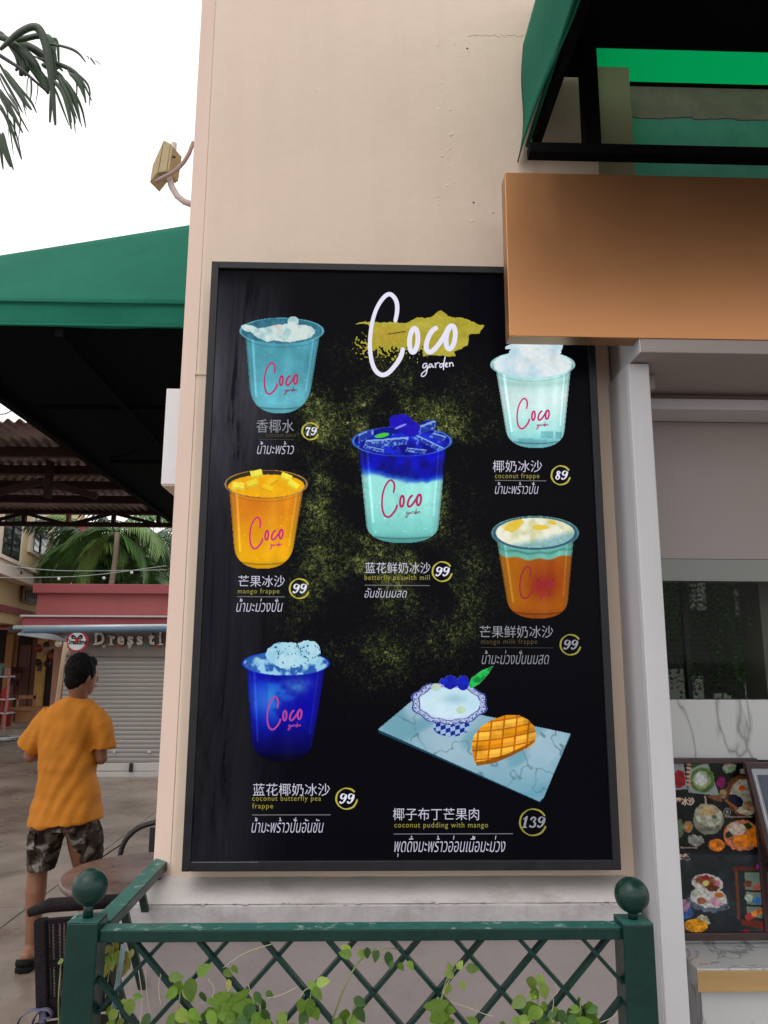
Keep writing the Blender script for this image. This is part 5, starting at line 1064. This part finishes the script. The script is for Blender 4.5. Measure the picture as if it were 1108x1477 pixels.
MB().tube([at(x_, y_, 5.22) for x_, y_ in ((-60, 45), (0, 80), (30, 99), (70, 134))], [.02, .016, .013, .008], 8).build('leaf_stalk', mat('dark_stalk', (.03, .03, .04), .5), nf)
# string light wires
for (pts, lab) in ((((-20, 833), (60, 833), (130, 831), (240, 816)), 'thin pale string light wire sagging in front of the palm crowns'), (((-20, 812), (60, 822), (110, 824), (240, 822)), 'lower thin wire crossing before the yellow building')):
    root = thing('string_light', lab, 'string lights', at(100, 830, 9.5)); MB().tube([at(p.x, p.y, 9.5) for p in smooth_pts([(*p, 1) for p in pts], 2)], .004, 5).build('wire', mat('pale_wire', (.4, .42, .42), .6), root)
    if 'sagging' in lab:
        for px, py in ((150, 834), (190, 826), (85, 835)): MB().ball(at(px, py, 9.5), .02, 10, 8).build('bulb', mat('milky_bulb', (.6, .62, .6), .3), root)

# ------------------------------------------------------------------ pink kiosk with roller shutter
YK = 10.9
ks = thing('kiosk', 'pink walled kiosk with a closed grey roller shutter', 'kiosk', at(180, 1120, YK))
pbox('parapet', 52, 300, 856, 905, YK+.6, 3.0, M_pink, ks, .01); pbox('coping', 47, 300, 842.5, 856, YK+.5, 3.2, M_pink2, ks, .01)
pbox('fascia', 32, 300, 890, 905, YK-.35, .9, M_pink2, ks, .01); pbox('drip_edge', 29, 300, 887.5, 890, YK-.38, .9, mat('pale_metal_edge', (.45, .42, .42), .5), ks)
pbox('shutter_box', 92, 300, 903, 947, YK, .4, mat('dusty_brown_grey', (.22, .19, .17), .8, var=.1), ks)
M_shut = mat('grey_shutter_steel', (.33, .31, .295), .5, metal=.15, var=.08, vscale=3)
x0s = at(88, 1000, YK).x; x1s = at(300, 1000, YK).x; zt_ = at(180, 947, YK).z; zb_ = at(180, 1100, YK).z; ns = 24; hh = (zt_-zb_)/ns
me0 = None
for k in range(ns):
    z = zb_+k*hh
    if me0 is None:
        mb = MB(); pr = [(0, 0), (-.005, .25), (-.008, .5), (-.005, .78), (0, .93)]; vs = []
        for (dy, t) in pr: vs += [(x0s, YK+.06+dy, t*hh), (x1s, YK+.06+dy, t*hh)]
        mb.add(vs, [(2*i, 2*i+1, 2*i+3, 2*i+2) for i in range(4)], True); mb.add([(x0s, YK+.075, -.004), (x1s, YK+.075, -.004), (x1s, YK+.075, hh+.004), (x0s, YK+.075, hh+.004)], [(0, 1, 2, 3)])
        o = mb.build('slat', M_shut, ks); me0 = o.data
    else: o = link('slat', me0, None, ks)
    o.location = Vector((0, 0, z))-ks.location
pbox('bottom_bar', 88, 300, 1101, 1112, YK+.03, .05, mat('pale_shutter_bar', (.5, .48, .46), .5, var=.06), ks, .005); pbox('bottom_bar', 88, 300, 1113, 1122, YK+.03, .05, MATS['pale_shutter_bar'], ks, .005)
pbox('threshold', 60, 300, 1122, 1128, YK-.05, .6, mat('dark_threshold', (.06, .05, .045), .9), ks)
pbox('lock', 186, 191, 1101, 1114, YK, .04, M_black, ks, .004); pbox('latch', 163, 166, 1083, 1086, YK+.02, .04, M_white, ks); pbox('latch', 213, 217, 1083, 1086, YK+.02, .04, M_white, ks)
pbox('side_wall', 72, 90, 905, 1122, YK+.15, 3, mat('kiosk_side', (.25, .12, .08), .8, var=.2), ks)
# raised letters
lt = thing('shop_sign_letters', 'raised cream serif letters over the roller shutter', 'sign', at(180, 920, YK-.04))
M_lf = mat('cream_letter_face', (.72, .68, .6), .5); M_ls = mat('dark_letter_edge', (.05, .035, .03), .6)
def seriftext(chx, x0, y0, x1, y1, slabs):
    o = text('letter', chx, x0, y0, x1, y1, YK-.05, M_lf, lt, offset=.035, extrude=.0); add_solid(o, .03)
    o2 = text('letter_shadow_edge', chx, x0-1.2, y0-.8, x1+1.2, y1+1.2, YK-.012, M_ls, lt, offset=.06); add_solid(o2, .02)
    for (a_, b_, c_, d_) in slabs: pbox('serif', a_, b_, c_, d_, YK-.066, .03, M_lf, lt)
seriftext('D', 137, 911.5, 151, 930, [(134.5, 911.3, 142, 913), (134.5, 928.5, 142, 930.3)]); seriftext('r', 159, 917, 166.5, 930, [(156.5, 928.8, 163.5, 930.5), (156.5, 917, 160, 918.4)]); seriftext('e', 169.5, 917, 179.5, 930.5, []); seriftext('s', 184, 917, 192.5, 930.5, []); seriftext('s', 197.5, 917, 206, 930.5, [])
seriftext('t', 214, 913, 223, 930.5, []); seriftext('i', 230, 911, 233, 930, [(228, 917, 231.5, 918.3), (228, 928.6, 235.2, 930.3)]); seriftext('m', 240, 917, 256, 930, [])
for px, c_ in ((173, (170, 40, 40)), (187, (180, 180, 160)), (211, (30, 120, 110)), (225, (175, 50, 40)), (150, (170, 160, 150))):
    a, b, cc = at(px-3.2, 930.5, YK-.08), at(px+3.2, 930.5, YK-.08), at(px, 936, YK-.08); 
    k_ = 'bunting_%d_%d' % (c_[0], c_[1]); MB().prism([a, b, cc], (0, .005, 0)).build('bunting_flag', flat(k_, c_), lt)
rd = thing('round_sign', 'round white sign with red rim and a bow emblem over the shutter corner', 'sign', at(111, 925, YK-.4))
yk = YK-.42; c = at(111, 925, yk); rr = abs(at(127, 925, yk).x-c.x)
def disc(name, cx, cz, y, r, d, m, sc=1., seg=40): return MB().prism([(cx+r*math.cos(2*math.pi*k/seg), y, cz+r*sc*math.sin(2*math.pi*k/seg)) for k in range(seg)], (0, d, 0)).build(name, m, rd)
disc('rim', c.x, c.z, yk, rr, .04, mat('crimson_rim', (.33, .02, .035), .4)); disc('face', c.x, c.z, yk-.006, rr*.80, .005, mat('white_sign_face', (.6, .6, .6), .4))
text('lettering', 'Dresstime', 97, 922, 125.5, 929.5, yk-.010, flat('black_print', (24, 20, 22)), rd, offset=.03)
mb = MB()
for s_ in (-1, 1): ribbon(mb, [(111, 921, .4), (111+s_*4, 917.5, 1.3), (111+s_*7, 916.5, 1.6), (111+s_*7, 921, 1), (111, 921, .4)], 2.0, lambda a, b: (a, b), yk-.011-.0005*s_)
mb.build('bow_emblem', MATS['black_print'], rd)
MB().prism([at(x_, y_, yk-.0125) for x_, y_ in ((108, 922.5), (109.5, 920.5), (111, 922), (112.5, 920.5), (114, 922.5), (111, 928))], (0, .001, 0)).build('heart_emblem', flat('red_print', (190, 24, 30)), rd)
# awning arm and rolled canopy in front of the kiosk
rc = thing('rolled_canopy', 'rolled grey blue canopy tube with folding arm across the kiosk front', 'canopy', at(120, 910, YK-.9))
ya = YK-.9
M_alu = mat('weathered_aluminium', (.42, .46, .50), .4, metal=.4, var=.15, vscale=4); M_blue = mat('dull_blue_canvas', (.10, .17, .24), .7, var=.2, vscale=3)
a, b = at(20, 905.5, ya), at(300, 903, ya); MB().tube([a, b], .03, 14).build('roller_tube', M_alu, rc); MB().tube([at(35, 909.5, ya-.02), at(300, 907, ya-.02)], .036, 14).build('rolled_canvas', M_blue, rc)
MB().bar(at(28, 912, ya), at(97, 922, ya+.7), .05, .07).build('folding_arm', M_alu, rc); pbox('end_bracket', 12, 30, 904, 912, ya-.02, .06, M_black, rc, .004)
MB().tube([at(68, 909, ya), at(93, 920, ya+.5)], .008, 6).build('arm_spring', M_black, rc)
tag(MB().tube([at(95, 926, YK-1.2), at(89, 965, YK-1.2), at(83, 1010, YK-1.2), at(72, 1120, YK-1.2)], [.024, .026, .028, .03], 8).build('bamboo_pole', mat('pale_bamboo', (.42, .30, .20), .7, var=.3, vscale=5, stretch=(1, 1, .3))), 'leaning pale bamboo pole beside the round sign', 'pole')

# ------------------------------------------------------------------ shops at far left
YH = 16.5
sh = thing('shop_row', 'shaded orange shopfronts with a rose canopy roof at the far left', 'shops', at(40, 1050, YH))
M_or = mat('ochre_wall', (.36, .18, .06), .8, var=.25, vscale=1.5); M_dk = mat('dark_doorway', (.022, .014, .012), .9); M_dor = mat('red_brown_door', (.10, .035, .02), .7, var=.3, vscale=3)
pbox('wall', -80, 95, 900, 1052, YH, 1.0, M_or, sh)
for q in ((-40, 905, 4, 1045), (22, 915, 43, 1040), (64, 945, 78, 1045), (80, 945, 92, 1045)): pbox('doorway', *q, YH-.02, .05, M_dk, sh)
pbox('door', 25, 930, 41, 1035, YH-.06, .04, M_dor, sh); pbox('pier', 50, 918, 62, 1040, YH-.12, .1, mat('yellow_pier', (.46, .28, .08), .8, var=.2), sh); pbox('pier', 4, 915, 14, 1045, YH-.10, .08, M_or, sh); pbox('panel_strip', 43, 915, 50, 1040, YH-.05, .04, M_dor, sh)
pbox('notice', 54, 955, 60, 968, YH-.14, .02, M_dor, sh)
P_ = [at(-80, 866, YH-.2), at(62, 893, YH-.2), at(36, 906, YH-1.6), at(-80, 906, YH-1.6)]
add_solid(MB().add([(at(-90, 868, YH-.1)), at(70, 890, YH-.1), at(70, 908, YH-1.3), at(-90, 905, YH-1.3)], [(0, 1, 2, 3)]).build('canopy_roof', mat('pale_rose', (.62, .22, .23), .8, var=.1), sh), .04)  # even pale rose, lighter than the kiosk walls
pbox('step', -80, 90, 1045, 1052, YH-.6, .6, mat('pale_step', (.3, .25, .21), .8, var=.2), sh); pbox('step', -80, 60, 1052, 1060, YH-1.3, .7, MATS['pale_step'], sh)
for k, (px, py, r_, nm) in enumerate(((85, 928.5, .048, 'upper white paper lantern hanging under the canopy arm'), (97.5, 939, .05, 'lower white paper lantern beside the round sign'))):
    root = thing('paper_lantern', nm, 'lantern', at(px, py, YK-.3), 'white lanterns under the canopy arm'); MB().ball(at(px, py, YK-.3), r_, 16, 12).build('shade', mat('cream_paper', (.6, .52, .38), .7), root); p = at(px, py, YK-.3); MB().tube([p+Vector((0, 0, r_)), p+Vector((0, 0, r_+.12))], .003, 5).build('cord', M_black, root)
be = thing('wooden_bench', 'orange wooden bench with open back against the far shopfront', 'bench', at(32, 1050, YH-.8)); yq = YH-.8
pbox('back_rail', 24, 52, 1003, 1008, yq, .05, M_wood, be); pbox('seat', 14, 55, 1021, 1025, yq-.5, .5, M_wood, be); pbox('front_panel', 22, 50, 1026, 1042, yq-.45, .04, M_wood, be); pbox('leg', 14, 17, 1024, 1050, yq-.5, .06, M_wood, be); pbox('leg', 50, 53, 1024, 1050, yq-.5, .06, M_wood, be); pbox('back_post', 24, 26, 1003, 1024, yq, .05, M_wood, be); pbox('back_post', 48, 52, 1003, 1024, yq, .05, M_wood, be)
ra = thing('display_rack', 'red display rack packed with small goods at the left picture edge', 'rack', at(6, 1055, YH-1.6)); yq = YH-1.6
pbox('side_post', 8, 10, 968, 1055, yq, .05, mat('pink_rack_paint', (.5, .16, .16), .6), ra); pbox('side_post', -14, -12, 968, 1055, yq, .05, MATS['pink_rack_paint'], ra)
for y_ in (975, 1008, 1028): pbox('shelf', -14, 12, y_, y_+2, yq, .3, M_white, ra)
for k in range(26):
    px = rng.uniform(-12, 9); y_ = (975, 1008, 1028, 1048)[k % 4]; pbox('goods', px, y_-rng.uniform(8, 20), px+rng.uniform(3, 6), y_, yq+.05+.01*k/26, .1, flat('goods_%d' % (k % 6), ((150, 24, 26), (176, 40, 40), (90, 120, 110), (60, 60, 60), (150, 130, 110), (120, 20, 40))[k % 6]), ra)
ht = thing('hanging_clothes', 'dark red garments hanging in the shaded shop doorway', 'clothes', at(18, 975, YH-.4))
for k in range(9):
    px = 12+k*1.6; y_ = 962+(k*7 % 4)*9; pbox('garment', px, y_, px+5, y_+rng.uniform(12, 24), YH-.4+.03*k, .05, flat('cloth_%d' % (k % 4), ((60, 18, 20), (96, 50, 48), (44, 22, 26), (110, 70, 60))[k % 4]), ht)
de = thing('hanging_decor', 'strand of dark and red ornaments under the far shop eaves', 'ornaments', at(75, 940, YH-.5))
for k in range(22):
    px = rng.uniform(55, 92); y_ = rng.uniform(930, 958); MB().ball(at(px, y_, YH-.5), rng.uniform(.04, .09), 8, 6).build('ornament', flat('orn_%d' % (k % 4), ((50, 20, 18), (120, 50, 36), (150, 120, 96), (30, 26, 26))[k % 4]), de)
ta = thing('white_table', 'small white slatted table in front of the far shops', 'table', at(88, 1055, YK+3)); yq = YK+3
for y_ in (987, 993): pbox('top_slat', 77, 99, y_, y_+3, yq, .3, M_white, ta, .005)
pbox('leg', 81, 83, 996, 1062, yq+.1, .04, M_white, ta); pbox('leg', 93, 95, 996, 1062, yq+.1, .04, M_white, ta)

# ------------------------------------------------------------------ round table and chairs
tb = thing('round_table', 'round brown cafe table top behind the left fence post', 'table', (-.86, 3.42, 0))
M_tt = mat('brown_table_top', (.13, .085, .075), .35, var=.35, vscale=9, rvar=.15)
MB().rings([[(-.87+r_*math.cos(t*math.pi/24), 3.42+r_*math.sin(t*math.pi/24), z) for t in range(48)] for r_, z in ((.29, .695), (.332, .697), (.34, .707), (.34, .722), (.332, .729))]).build('table_top', M_tt, tb)
MB().tube([(-.87, 3.42, .03), (-.87, 3.42, .70)], .03, 12).build('pedestal', M_black, tb); MB().tube([(-.87, 3.42, .012), (-.87, 3.42, .03)], [.2, .18], 24).build('base', M_black, tb)
# rattan chair
M_rat = mat('dark_rattan', (.014, .010, .013), .7, spec=.2, var=.4, vscale=60, bump=.8, bscale=220)
rc_ = thing('rattan_chair', 'dark woven rattan chair with a blue ribbon beside the left fence post', 'chair', (-1.25, 2.55, 0))
yc_ = 2.5; p0 = at(57, 1340, yc_); p1 = at(104, 1340, yc_)
ztop = at(60, 1312, yc_).z; zbot = at(60, 1458, yc_).z
bl = at(59, 1330, yc_); bl2 = at(63, 1455, yc_); br_ = Vector((bl.x+.26, yc_+.07, bl.z)); br2 = Vector((bl2.x+.23, yc_+.07, bl2.z))
dvx = (br_-bl).normalized(); nb = Vector((dvx.y, -dvx.x, 0))
MB().bar(bl+Vector((0, 0, .01)), bl2, .035, .035).build('back_post', M_rat, rc_, .006); MB().bar(br_+Vector((0, 0, .01)), br2, .035, .035).build('back_post', M_rat, rc_, .006)
MB().tube([Vector((bl.x-.035, yc_-.01, ztop-.006)), Vector((bl.x+.02, yc_, ztop+.012)), Vector((br_.x+.03, yc_+.07, ztop+.008))], [.012, .020, .020], 10).build('top_roll', M_rat, rc_)
nst = 44
for k in range(nst):
    t = (k+.5)/nst; q0 = bl.lerp(br_, t); q1 = bl2.lerp(br2, t)
    if k in (3, 5, 8, 10, 13): continue
    MB().bar(q0, q1, .24/nst*1.06, .008, up=nb).build('cane_strip', M_rat, rc_)
for t in (.0, .5, 1.0):
    q0 = bl.lerp(bl2, t); q1 = br_.lerp(br2, t); MB().bar(q0, q1, .02, .05 if t == 1 else .014).build('cross_binding', M_rat, rc_)
weave = MB()
for k in range(60):
    t = k/60.; q0 = bl.lerp(bl2, t)+nb*.002; q1 = br_.lerp(br2, t)+nb*.002; weave.bar(q0, q1, .0025, .0022)
tag(weave.build('weave_strand', M_rat, rc_), kind='stuff')
zs = zbot-.02
MB().prism([(bl2.x-.02, yc_-.02, zs-.05), (br2.x+.02, yc_+.06, zs-.05), (br2.x+.12, yc_-.26, zs-.05), (bl2.x+.10, yc_-.30, zs-.05)], (0, 0, .05)).build('seat', M_rat, rc_, .01)
for q in ((bl2.x+.0, yc_+.01), (br2.x, yc_+.06), (br2.x+.10, yc_-.24), (bl2.x+.11, yc_-.28)): MB().bar((q[0], q[1], .012), (q[0], q[1], zs-.05), .035, .035).build('leg', M_rat, rc_)
M_rib = mat('blue_grey_ribbon', (.10, .10, .17), .6, var=.3, vscale=20)
rb_ = thing('ribbon', 'blue grey ribbon bow tied at the rattan chair back', 'ribbon', at(50, 1462, yc_-.03))
for P in ([(60, 1457), (45, 1456), (30, 1466), (24, 1480)], [(60, 1457), (50, 1466), (46, 1480)], [(60, 1456), (70, 1455), (76, 1463), (72, 1470), (64, 1466)], [(62, 1458), (62, 1470), (58, 1490)]):
    sp = [at(p.x, p.y, yc_-.03) for p in smooth_pts([(*p, 1) for p in P], 2)]; MB().tube(sp, [(.011, .0025)]*len(sp), 6).build('loop', M_rib, rb_)
# second metal chair behind table
mc = thing('metal_chair', 'black metal armchair with curved arm half hidden behind the pillar', 'chair', (-1.3, 4.3, 0)); yq = 4.15
MB().tube([at(p.x, p.y, yq) for p in smooth_pts([(172, 1240, 1), (178, 1215, 1), (192, 1199, 1), (208, 1190, 1), (235, 1184, 1)], 2)], .013, 10).build('arm', M_black, mc)
pbox('back_slat', 213.5, 223, 1194, 1290, yq, .02, M_black, mc); pbox('seat', 176, 260, 1290, 1298, yq, .4, M_black, mc)
for px in (178, 250): MB().bar(at(px, 1295, yq+.02), Vector((at(px, 1295, yq).x, yq+.02, .012)), .02).build('leg', M_black, mc)
MB().tube([at(184, 1212, 4.4), at(160, 1228, 4.4), at(142, 1240, 4.4)], .004, 6).build('brace_rod', M_rust, mc); MB().tube([at(147, 1221, 4.4), at(141, 1232, 4.4), at(138, 1245, 4.4)], .006, 6).build('brace_rod', M_rust, mc)

# ------------------------------------------------------------------ the man in the orange T-shirt
YP_ = 4.42
def Pm(px, py, dy=0.): return at(px, py, YP_+dy)
man = thing('person', 'person in orange T-shirt and camouflage shorts walking away, seen from behind', 'person', (Pm(90, 1390).x, YP_, 0))
M_skin = mat('tan_skin', (.215, .09, .048), .5, var=.12, vscale=12); M_shirt = mat('marigold_cotton', (.48, .165, .006), .85, var=.06, vscale=10, bump=.2, bscale=300)
M_hair = mat('black_hair', (.004, .0035, .0035), .7, spec=.12, var=.4, vscale=60, bump=.9, bscale=130, stretch=(1, 1, .4))
def ring_pts(c, ax, ay, az_, n_=24, ex=2.3, tilt=0.):
    out = []
    for k in range(n_):
        t = 2*math.pi*k/n_; cx = abs(math.cos(t))**(2/ex)*math.copysign(1, math.cos(t)); sy = abs(math.sin(t))**(2/ex)*math.copysign(1, math.sin(t)); out.append(Vector(c)+Vector((cx*ax, sy*ay, tilt*cx*ax)))
    return out
def limb(mb, pts, rs, n_=14): mb.tube(pts, rs, n_); mb.ball(pts[0], rs[0] if not hasattr(rs[0], '__len__') else rs[0][0], 12, 8); mb.ball(pts[-1], rs[-1] if not hasattr(rs[-1], '__len__') else rs[-1][0], 12, 8); return mb
body = MB()
fd = Vector((math.sin(R(38)), math.cos(R(38)), 0)); fr = Vector((fd.y, -fd.x, 0)); hc = Pm(119, 973)
def headp(f_, r_, z_): return hc+fd*f_*.86+fr*r_*.84+Vector((0, 0, z_*.98))
def hf(d): return 1.0
sk = []
for (z_, a_, b_, off) in ((.118, .02, .02, 0), (.108, .052, .05, 0), (.085, .078, .064, -.002), (.05, .092, .072, 0), (.01, .094, .073, .002), (-.03, .088, .068, .006), (-.06, .075, .060, .014), (-.085, .058, .050, .024), (-.105, .036, .034, .036), (-.112, .014, .014, .04)):
    sk.append([headp(off+a_*math.cos(t), b_*math.sin(t), z_) for t in [2*math.pi*k/24 for k in range(24)]])
body.rings(sk[::-1])
body.ball(headp(.103, 0, -.02), (.016, .016, .024), 10, 8); body.ball(headp(.096, 0, -.062), (.014, .02, .012), 10, 8); body.ball(headp(.092, 0, .018), (.02, .02, .01), 10, 8)   # nose, lips, brow
for s_ in (-1, 1):
    e_ = headp(-.005, s_*.073, -.018); body.ball(e_, (.017, .013, .031), 12, 10); body.ball(e_+fr*s_*.008, (.012, .008, .024), 10, 8)
limb(body, [Pm(112, 1030, .01), Pm(113, 1008, .01), hc+Vector((0, 0, -.06))-fd*.02], [.065, .052, .054])
sho = [ring_pts(Pm(106, 1024), .10, .055, 0), ring_pts(Pm(104, 1040), .135, .065, 0), ring_pts(Pm(98, 1090), .115, .065, 0), ring_pts(Pm(95, 1140), .115, .065, 0), ring_pts(Pm(95, 1190), .14, .085, 0)]
body.rings(sho)
def arm(side, S, E, W, H):
    limb(body, [S, S.lerp(E, .5), E], [.038, .040, .035]); limb(body, [E, E.lerp(W, .4), W], [.037, .036, .026])
    d = (H-W).normalized(); up_ = Vector((0, 0, 1)); sd_ = d.cross(up_).normalized(); body.ball(W.lerp(H, .5), (.036, .045, .026), 12, 8); limb(body, [W, H], [.024, .030])
    for k in range(4):
        o_ = sd_*(-.027+.018*k)*1.0; l = (.062, .072, .068, .052)[k]; b0 = H+o_; b1 = b0+d*l*.55-up_*.006; b2 = b1+d*l*.3-up_*.025; limb(body, [b0, b1, b2], [.0095, .0088, .0075], 8)
    t0 = W.lerp(H, .35)-sd_*side*.028; limb(body, [t0, t0-sd_*side*.018+d*.03+up_*.008, t0-sd_*side*.010+d*.062+up_*.004], [.012, .011, .009], 8)
arm(1, Pm(66, 1040), Pm(44, 1090, .02), Pm(66, 1086, .26), Pm(80, 1082, .33)); arm(-1, Pm(142, 1040), Pm(146, 1093, .02), Pm(128, 1084, .27), Pm(116, 1080, .33))
# legs
def leg(hip, knee, ank, toe_dy, flat_=True):
    limb(body, [hip, hip.lerp(knee, .5), knee], [.085, .075, .056], 16); limb(body, [knee, knee.lerp(ank, .3), knee.lerp(ank, .65), ank], [.050, .053, .040, .032], 16)
kL, aL = Pm(55, 1252, .02), Pm(45, 1366, .0); kR, aR = Pm(120, 1245, .10), Pm(123, 1325, -.05)
leg(Pm(74, 1190), kL, aL, 0); leg(Pm(118, 1190), kR, aR, 0)
zg = .012+.03
def foot(an, z0, rx=0.):
    hl = Vector((an.x, an.y-.04, z0+.035)); limb(body, [an, Vector((an.x, an.y-.01, z0+.05))], [.036, .038]); limb(body, [hl, Vector((an.x-.004, an.y+.05, z0+.045)), Vector((an.x-.008, an.y+.13, z0+.028)), Vector((an.x-.01, an.y+.17, z0+.02))], [(.034, .034), (.036, .036), (.042, .026), (.038, .016)])
    for k in range(5): limb(body, [Vector((an.x-.04+.017*k, an.y+.165, z0+.018)), Vector((an.x-.042+.017*k, an.y+.20-.006*abs(k-1), z0+.013))], [.011, .009], 8)
foot(Vector((aL.x, YP_, aL.z)), zg); foot(aR, aR.z-.10)
remeshed(body, 'body', M_skin, man, .007, 2)
def sandal(an, z0, nm):
    mb = MB(); ol = [(-.042, -.085), (-.046, -.03), (-.046, .06), (-.054, .13), (-.05, .19), (-.02, .215), (.02, .21), (.04, .17), (.044, .1), (.038, .0), (.040, -.06), (.028, -.09), (-.01, -.1)]
    mb.prism([(an.x+x_, an.y+y_, z0) for x_, y_ in ol], (0, 0, .028)).build('sole', mat('black_rubber', (.006, .006, .006), .7, spec=.15), sd0 := man, .006)
    MB().tube([(an.x-.046, an.y+.02, z0+.03), (an.x-.04, an.y+.06, z0+.07), (an.x, an.y+.075, z0+.088), (an.x+.04, an.y+.06, z0+.07), (an.x+.044, an.y+.02, z0+.03)], [(.006, .03)]*5, 8).build('strap', MATS['black_rubber'], man)
    MB().tube([(an.x-.046, an.y-.02, z0+.02), (an.x-.042, an.y-.07, z0+.045), (an.x, an.y-.092, z0+.05), (an.x+.04, an.y-.07, z0+.045), (an.x+.042, an.y-.02, z0+.02)], [(.005, .016)]*5, 8).build('strap', MATS['black_rubber'], man)
sandal(Vector((aL.x, YP_, 0)), .0125, 'l'); sandal(aR, aR.z-.13, 'r')
# hair: scalp cap with short tufts
def hairf(d): return 1+.05*mnoise.noise(d*7)+.03*mnoise.noise(d*19)
hb = MB(); hh_ = headp(-.018, 0, .026)
vs = []
hb.ball(hh_, (.081, .081, .096), 40, 28, fn=hairf); hb.ball(headp(-.05, 0, -.03), (.055, .055, .058), 30, 20, fn=hairf); hb.ball(headp(.02, 0, .066), (.060, .058, .046), 30, 20, fn=hairf)
for s_ in (-1, 1): hb.ball(headp(.01, s_*.064, .005), (.026, .02, .034), 12, 10, fn=hairf)
hair = remeshed(hb, 'hair', M_hair, man, .006, 1, disp=lambda c: .004*mnoise.noise(c*60)+.002*mnoise.noise(c*160))
tf = MB()
for k in range(900):
    u_ = rng.normal(size=3); u_ /= np.linalg.norm(u_)
    if u_[2] < -.5: continue
    p = hh_+Vector((u_[0]*.080, u_[1]*.080, u_[2]*.095))
    if (p-hc).dot(fd) > .055 and p.z < hc.z+.075: continue
    d = (Vector(u_)+Vector((0, 0, -.35))+fd*.3+Vector(rng.normal(size=3))*.25).normalized()*rng.uniform(.008, .02); s_ = d.cross(Vector((0, 0, 1))).normalized()*.0015; tf.add([p-s_, p+s_, p+d], [(0, 1, 2)])
tag(tf.build('hair_strand', M_hair, man), kind='stuff')
# shirt
sb_ = MB(); R0 = []
for (xl_, xr_, py, dp, dy) in ((94, 129, 1006, .062, .012), (86, 134, 1010, .075, .01), (72, 143, 1018, .092, .005), (66, 145, 1028, .10, 0), (61, 143, 1045, .11, 0), (59, 139, 1070, .115, 0), (57, 138, 1100, .12, 0), (54, 138, 1125, .122, 0), (51, 141, 1150, .13, 0), (45, 145, 1170, .140, 0), (43, 146, 1185, .145, 0)):
    a, b = Pm(xl_, py), Pm(xr_, py); c = (a+b)/2; c.y += dy; tl = 0. if py < 1160 else (.10 if py > 1165 else .04)
    R0.append(ring_pts(c, (b.x-a.x)/2, dp, 0, 40, 2.4, tilt=tl))
sb_.rings(R0)
def sleeve(pts, rs):
    sb_.tube(pts, rs, 20)
sleeve([Pm(78, 1032), Pm(66, 1045), Pm(51, 1066, .01), Pm(39, 1080, .015)], [(.060, .072), (.068, .072), (.064, .068), (.062, .066)])
sleeve([Pm(132, 1034), Pm(141, 1047), Pm(146, 1064, .01), Pm(148, 1080, .015)], [(.062, .072), (.066, .072), (.064, .068), (.063, .066)])
def folds(c):
    l = c-Vector((man.location.x, YP_, 0)); z = c.z
    v = .017*mnoise.noise(Vector((l.x*9+z*3, l.y*6, z*2.2)))+.010*mnoise.noise(Vector((l.x*22-z*8, l.y*10, z*6)))
    v += .008*mnoise.noise(Vector((l.x*6+z*2, 3, z*16)))*(1 if z < 1.15 else .3)+.004*math.sin(l.x*75+z*14+4*mnoise.noise(c*4))*max(0, min(1, (z-1.15)*3)); return v
remeshed(sb_, 'shirt', M_shirt, man, .007, 3, disp=folds)
# shorts with camouflage blotches
M_camo = mat('camouflage_cloth', (.075, .055, .045), .85, spec=.1)
n = M_camo.node_tree; b_ = n.nodes['Principled BSDF']; tcc = n.nodes.new('ShaderNodeTexCoord'); nn2 = n.nodes.new('ShaderNodeTexNoise'); nn2.inputs['Scale'].default_value = 13; nn2.inputs['Detail'].default_value = 2; nn2.inputs['Distortion'].default_value = .8; n.links.new(tcc.outputs['Object'], nn2.inputs[0])
cr2 = n.nodes.new('ShaderNodeValToRGB'); cr2.color_ramp.interpolation = 'CONSTANT'; n.links.new(nn2.outputs[0], cr2.inputs[0]); e = cr2.color_ramp.elements; e[0].position = 0; e[0].color = (.016, .012, .011, 1); e[1].position = .46; e[1].color = (.05, .036, .03, 1)
for p_, c_ in ((.55, (.10, .08, .065, 1)), (.61, (.24, .22, .20, 1)), (.70, (.03, .022, .02, 1))): k_ = e.new(p_); k_.color = c_
n.links.new(cr2.outputs[0], b_.inputs['Base Color'])
sm_ = MB(); sm_.rings([ring_pts(Pm(95, 1172), .155, .10, 0), ring_pts(Pm(95, 1195), .178, .115, 0)])
def lp(xl_, xr_, py, dy, dp): a, b = Pm(xl_, py), Pm(xr_, py); c = (a+b)/2; c.y += dy; return ring_pts(c, (b.x-a.x)/2, dp, 0, 24)
sm_.rings([lp(54, 98, 1176, 0, .10), lp(47, 96, 1195, 0, .112), lp(42, 88, 1215, 0, .105), lp(40, 82, 1235, .01, .095), lp(40, 77, 1254, .01, .085)])
sm_.rings([lp(92, 137, 1176, 0, .10), lp(95, 144, 1195, .01, .112), lp(99, 143, 1215, .05, .105), lp(102, 140, 1232, .08, .095), lp(103, 138, 1248, .10, .085)])
remeshed(sm_, 'shorts', M_camo, man, .007, 2, disp=lambda c: .007*mnoise.noise(c*14)+.004*mnoise.noise(c*33))
MB().prism([Pm(41, 1196, -.09), Pm(52, 1200, -.12), Pm(50, 1226, -.11), Pm(39, 1224, -.08)], (0, -.012, 0)).build('cargo_pocket', M_camo, man, .004)
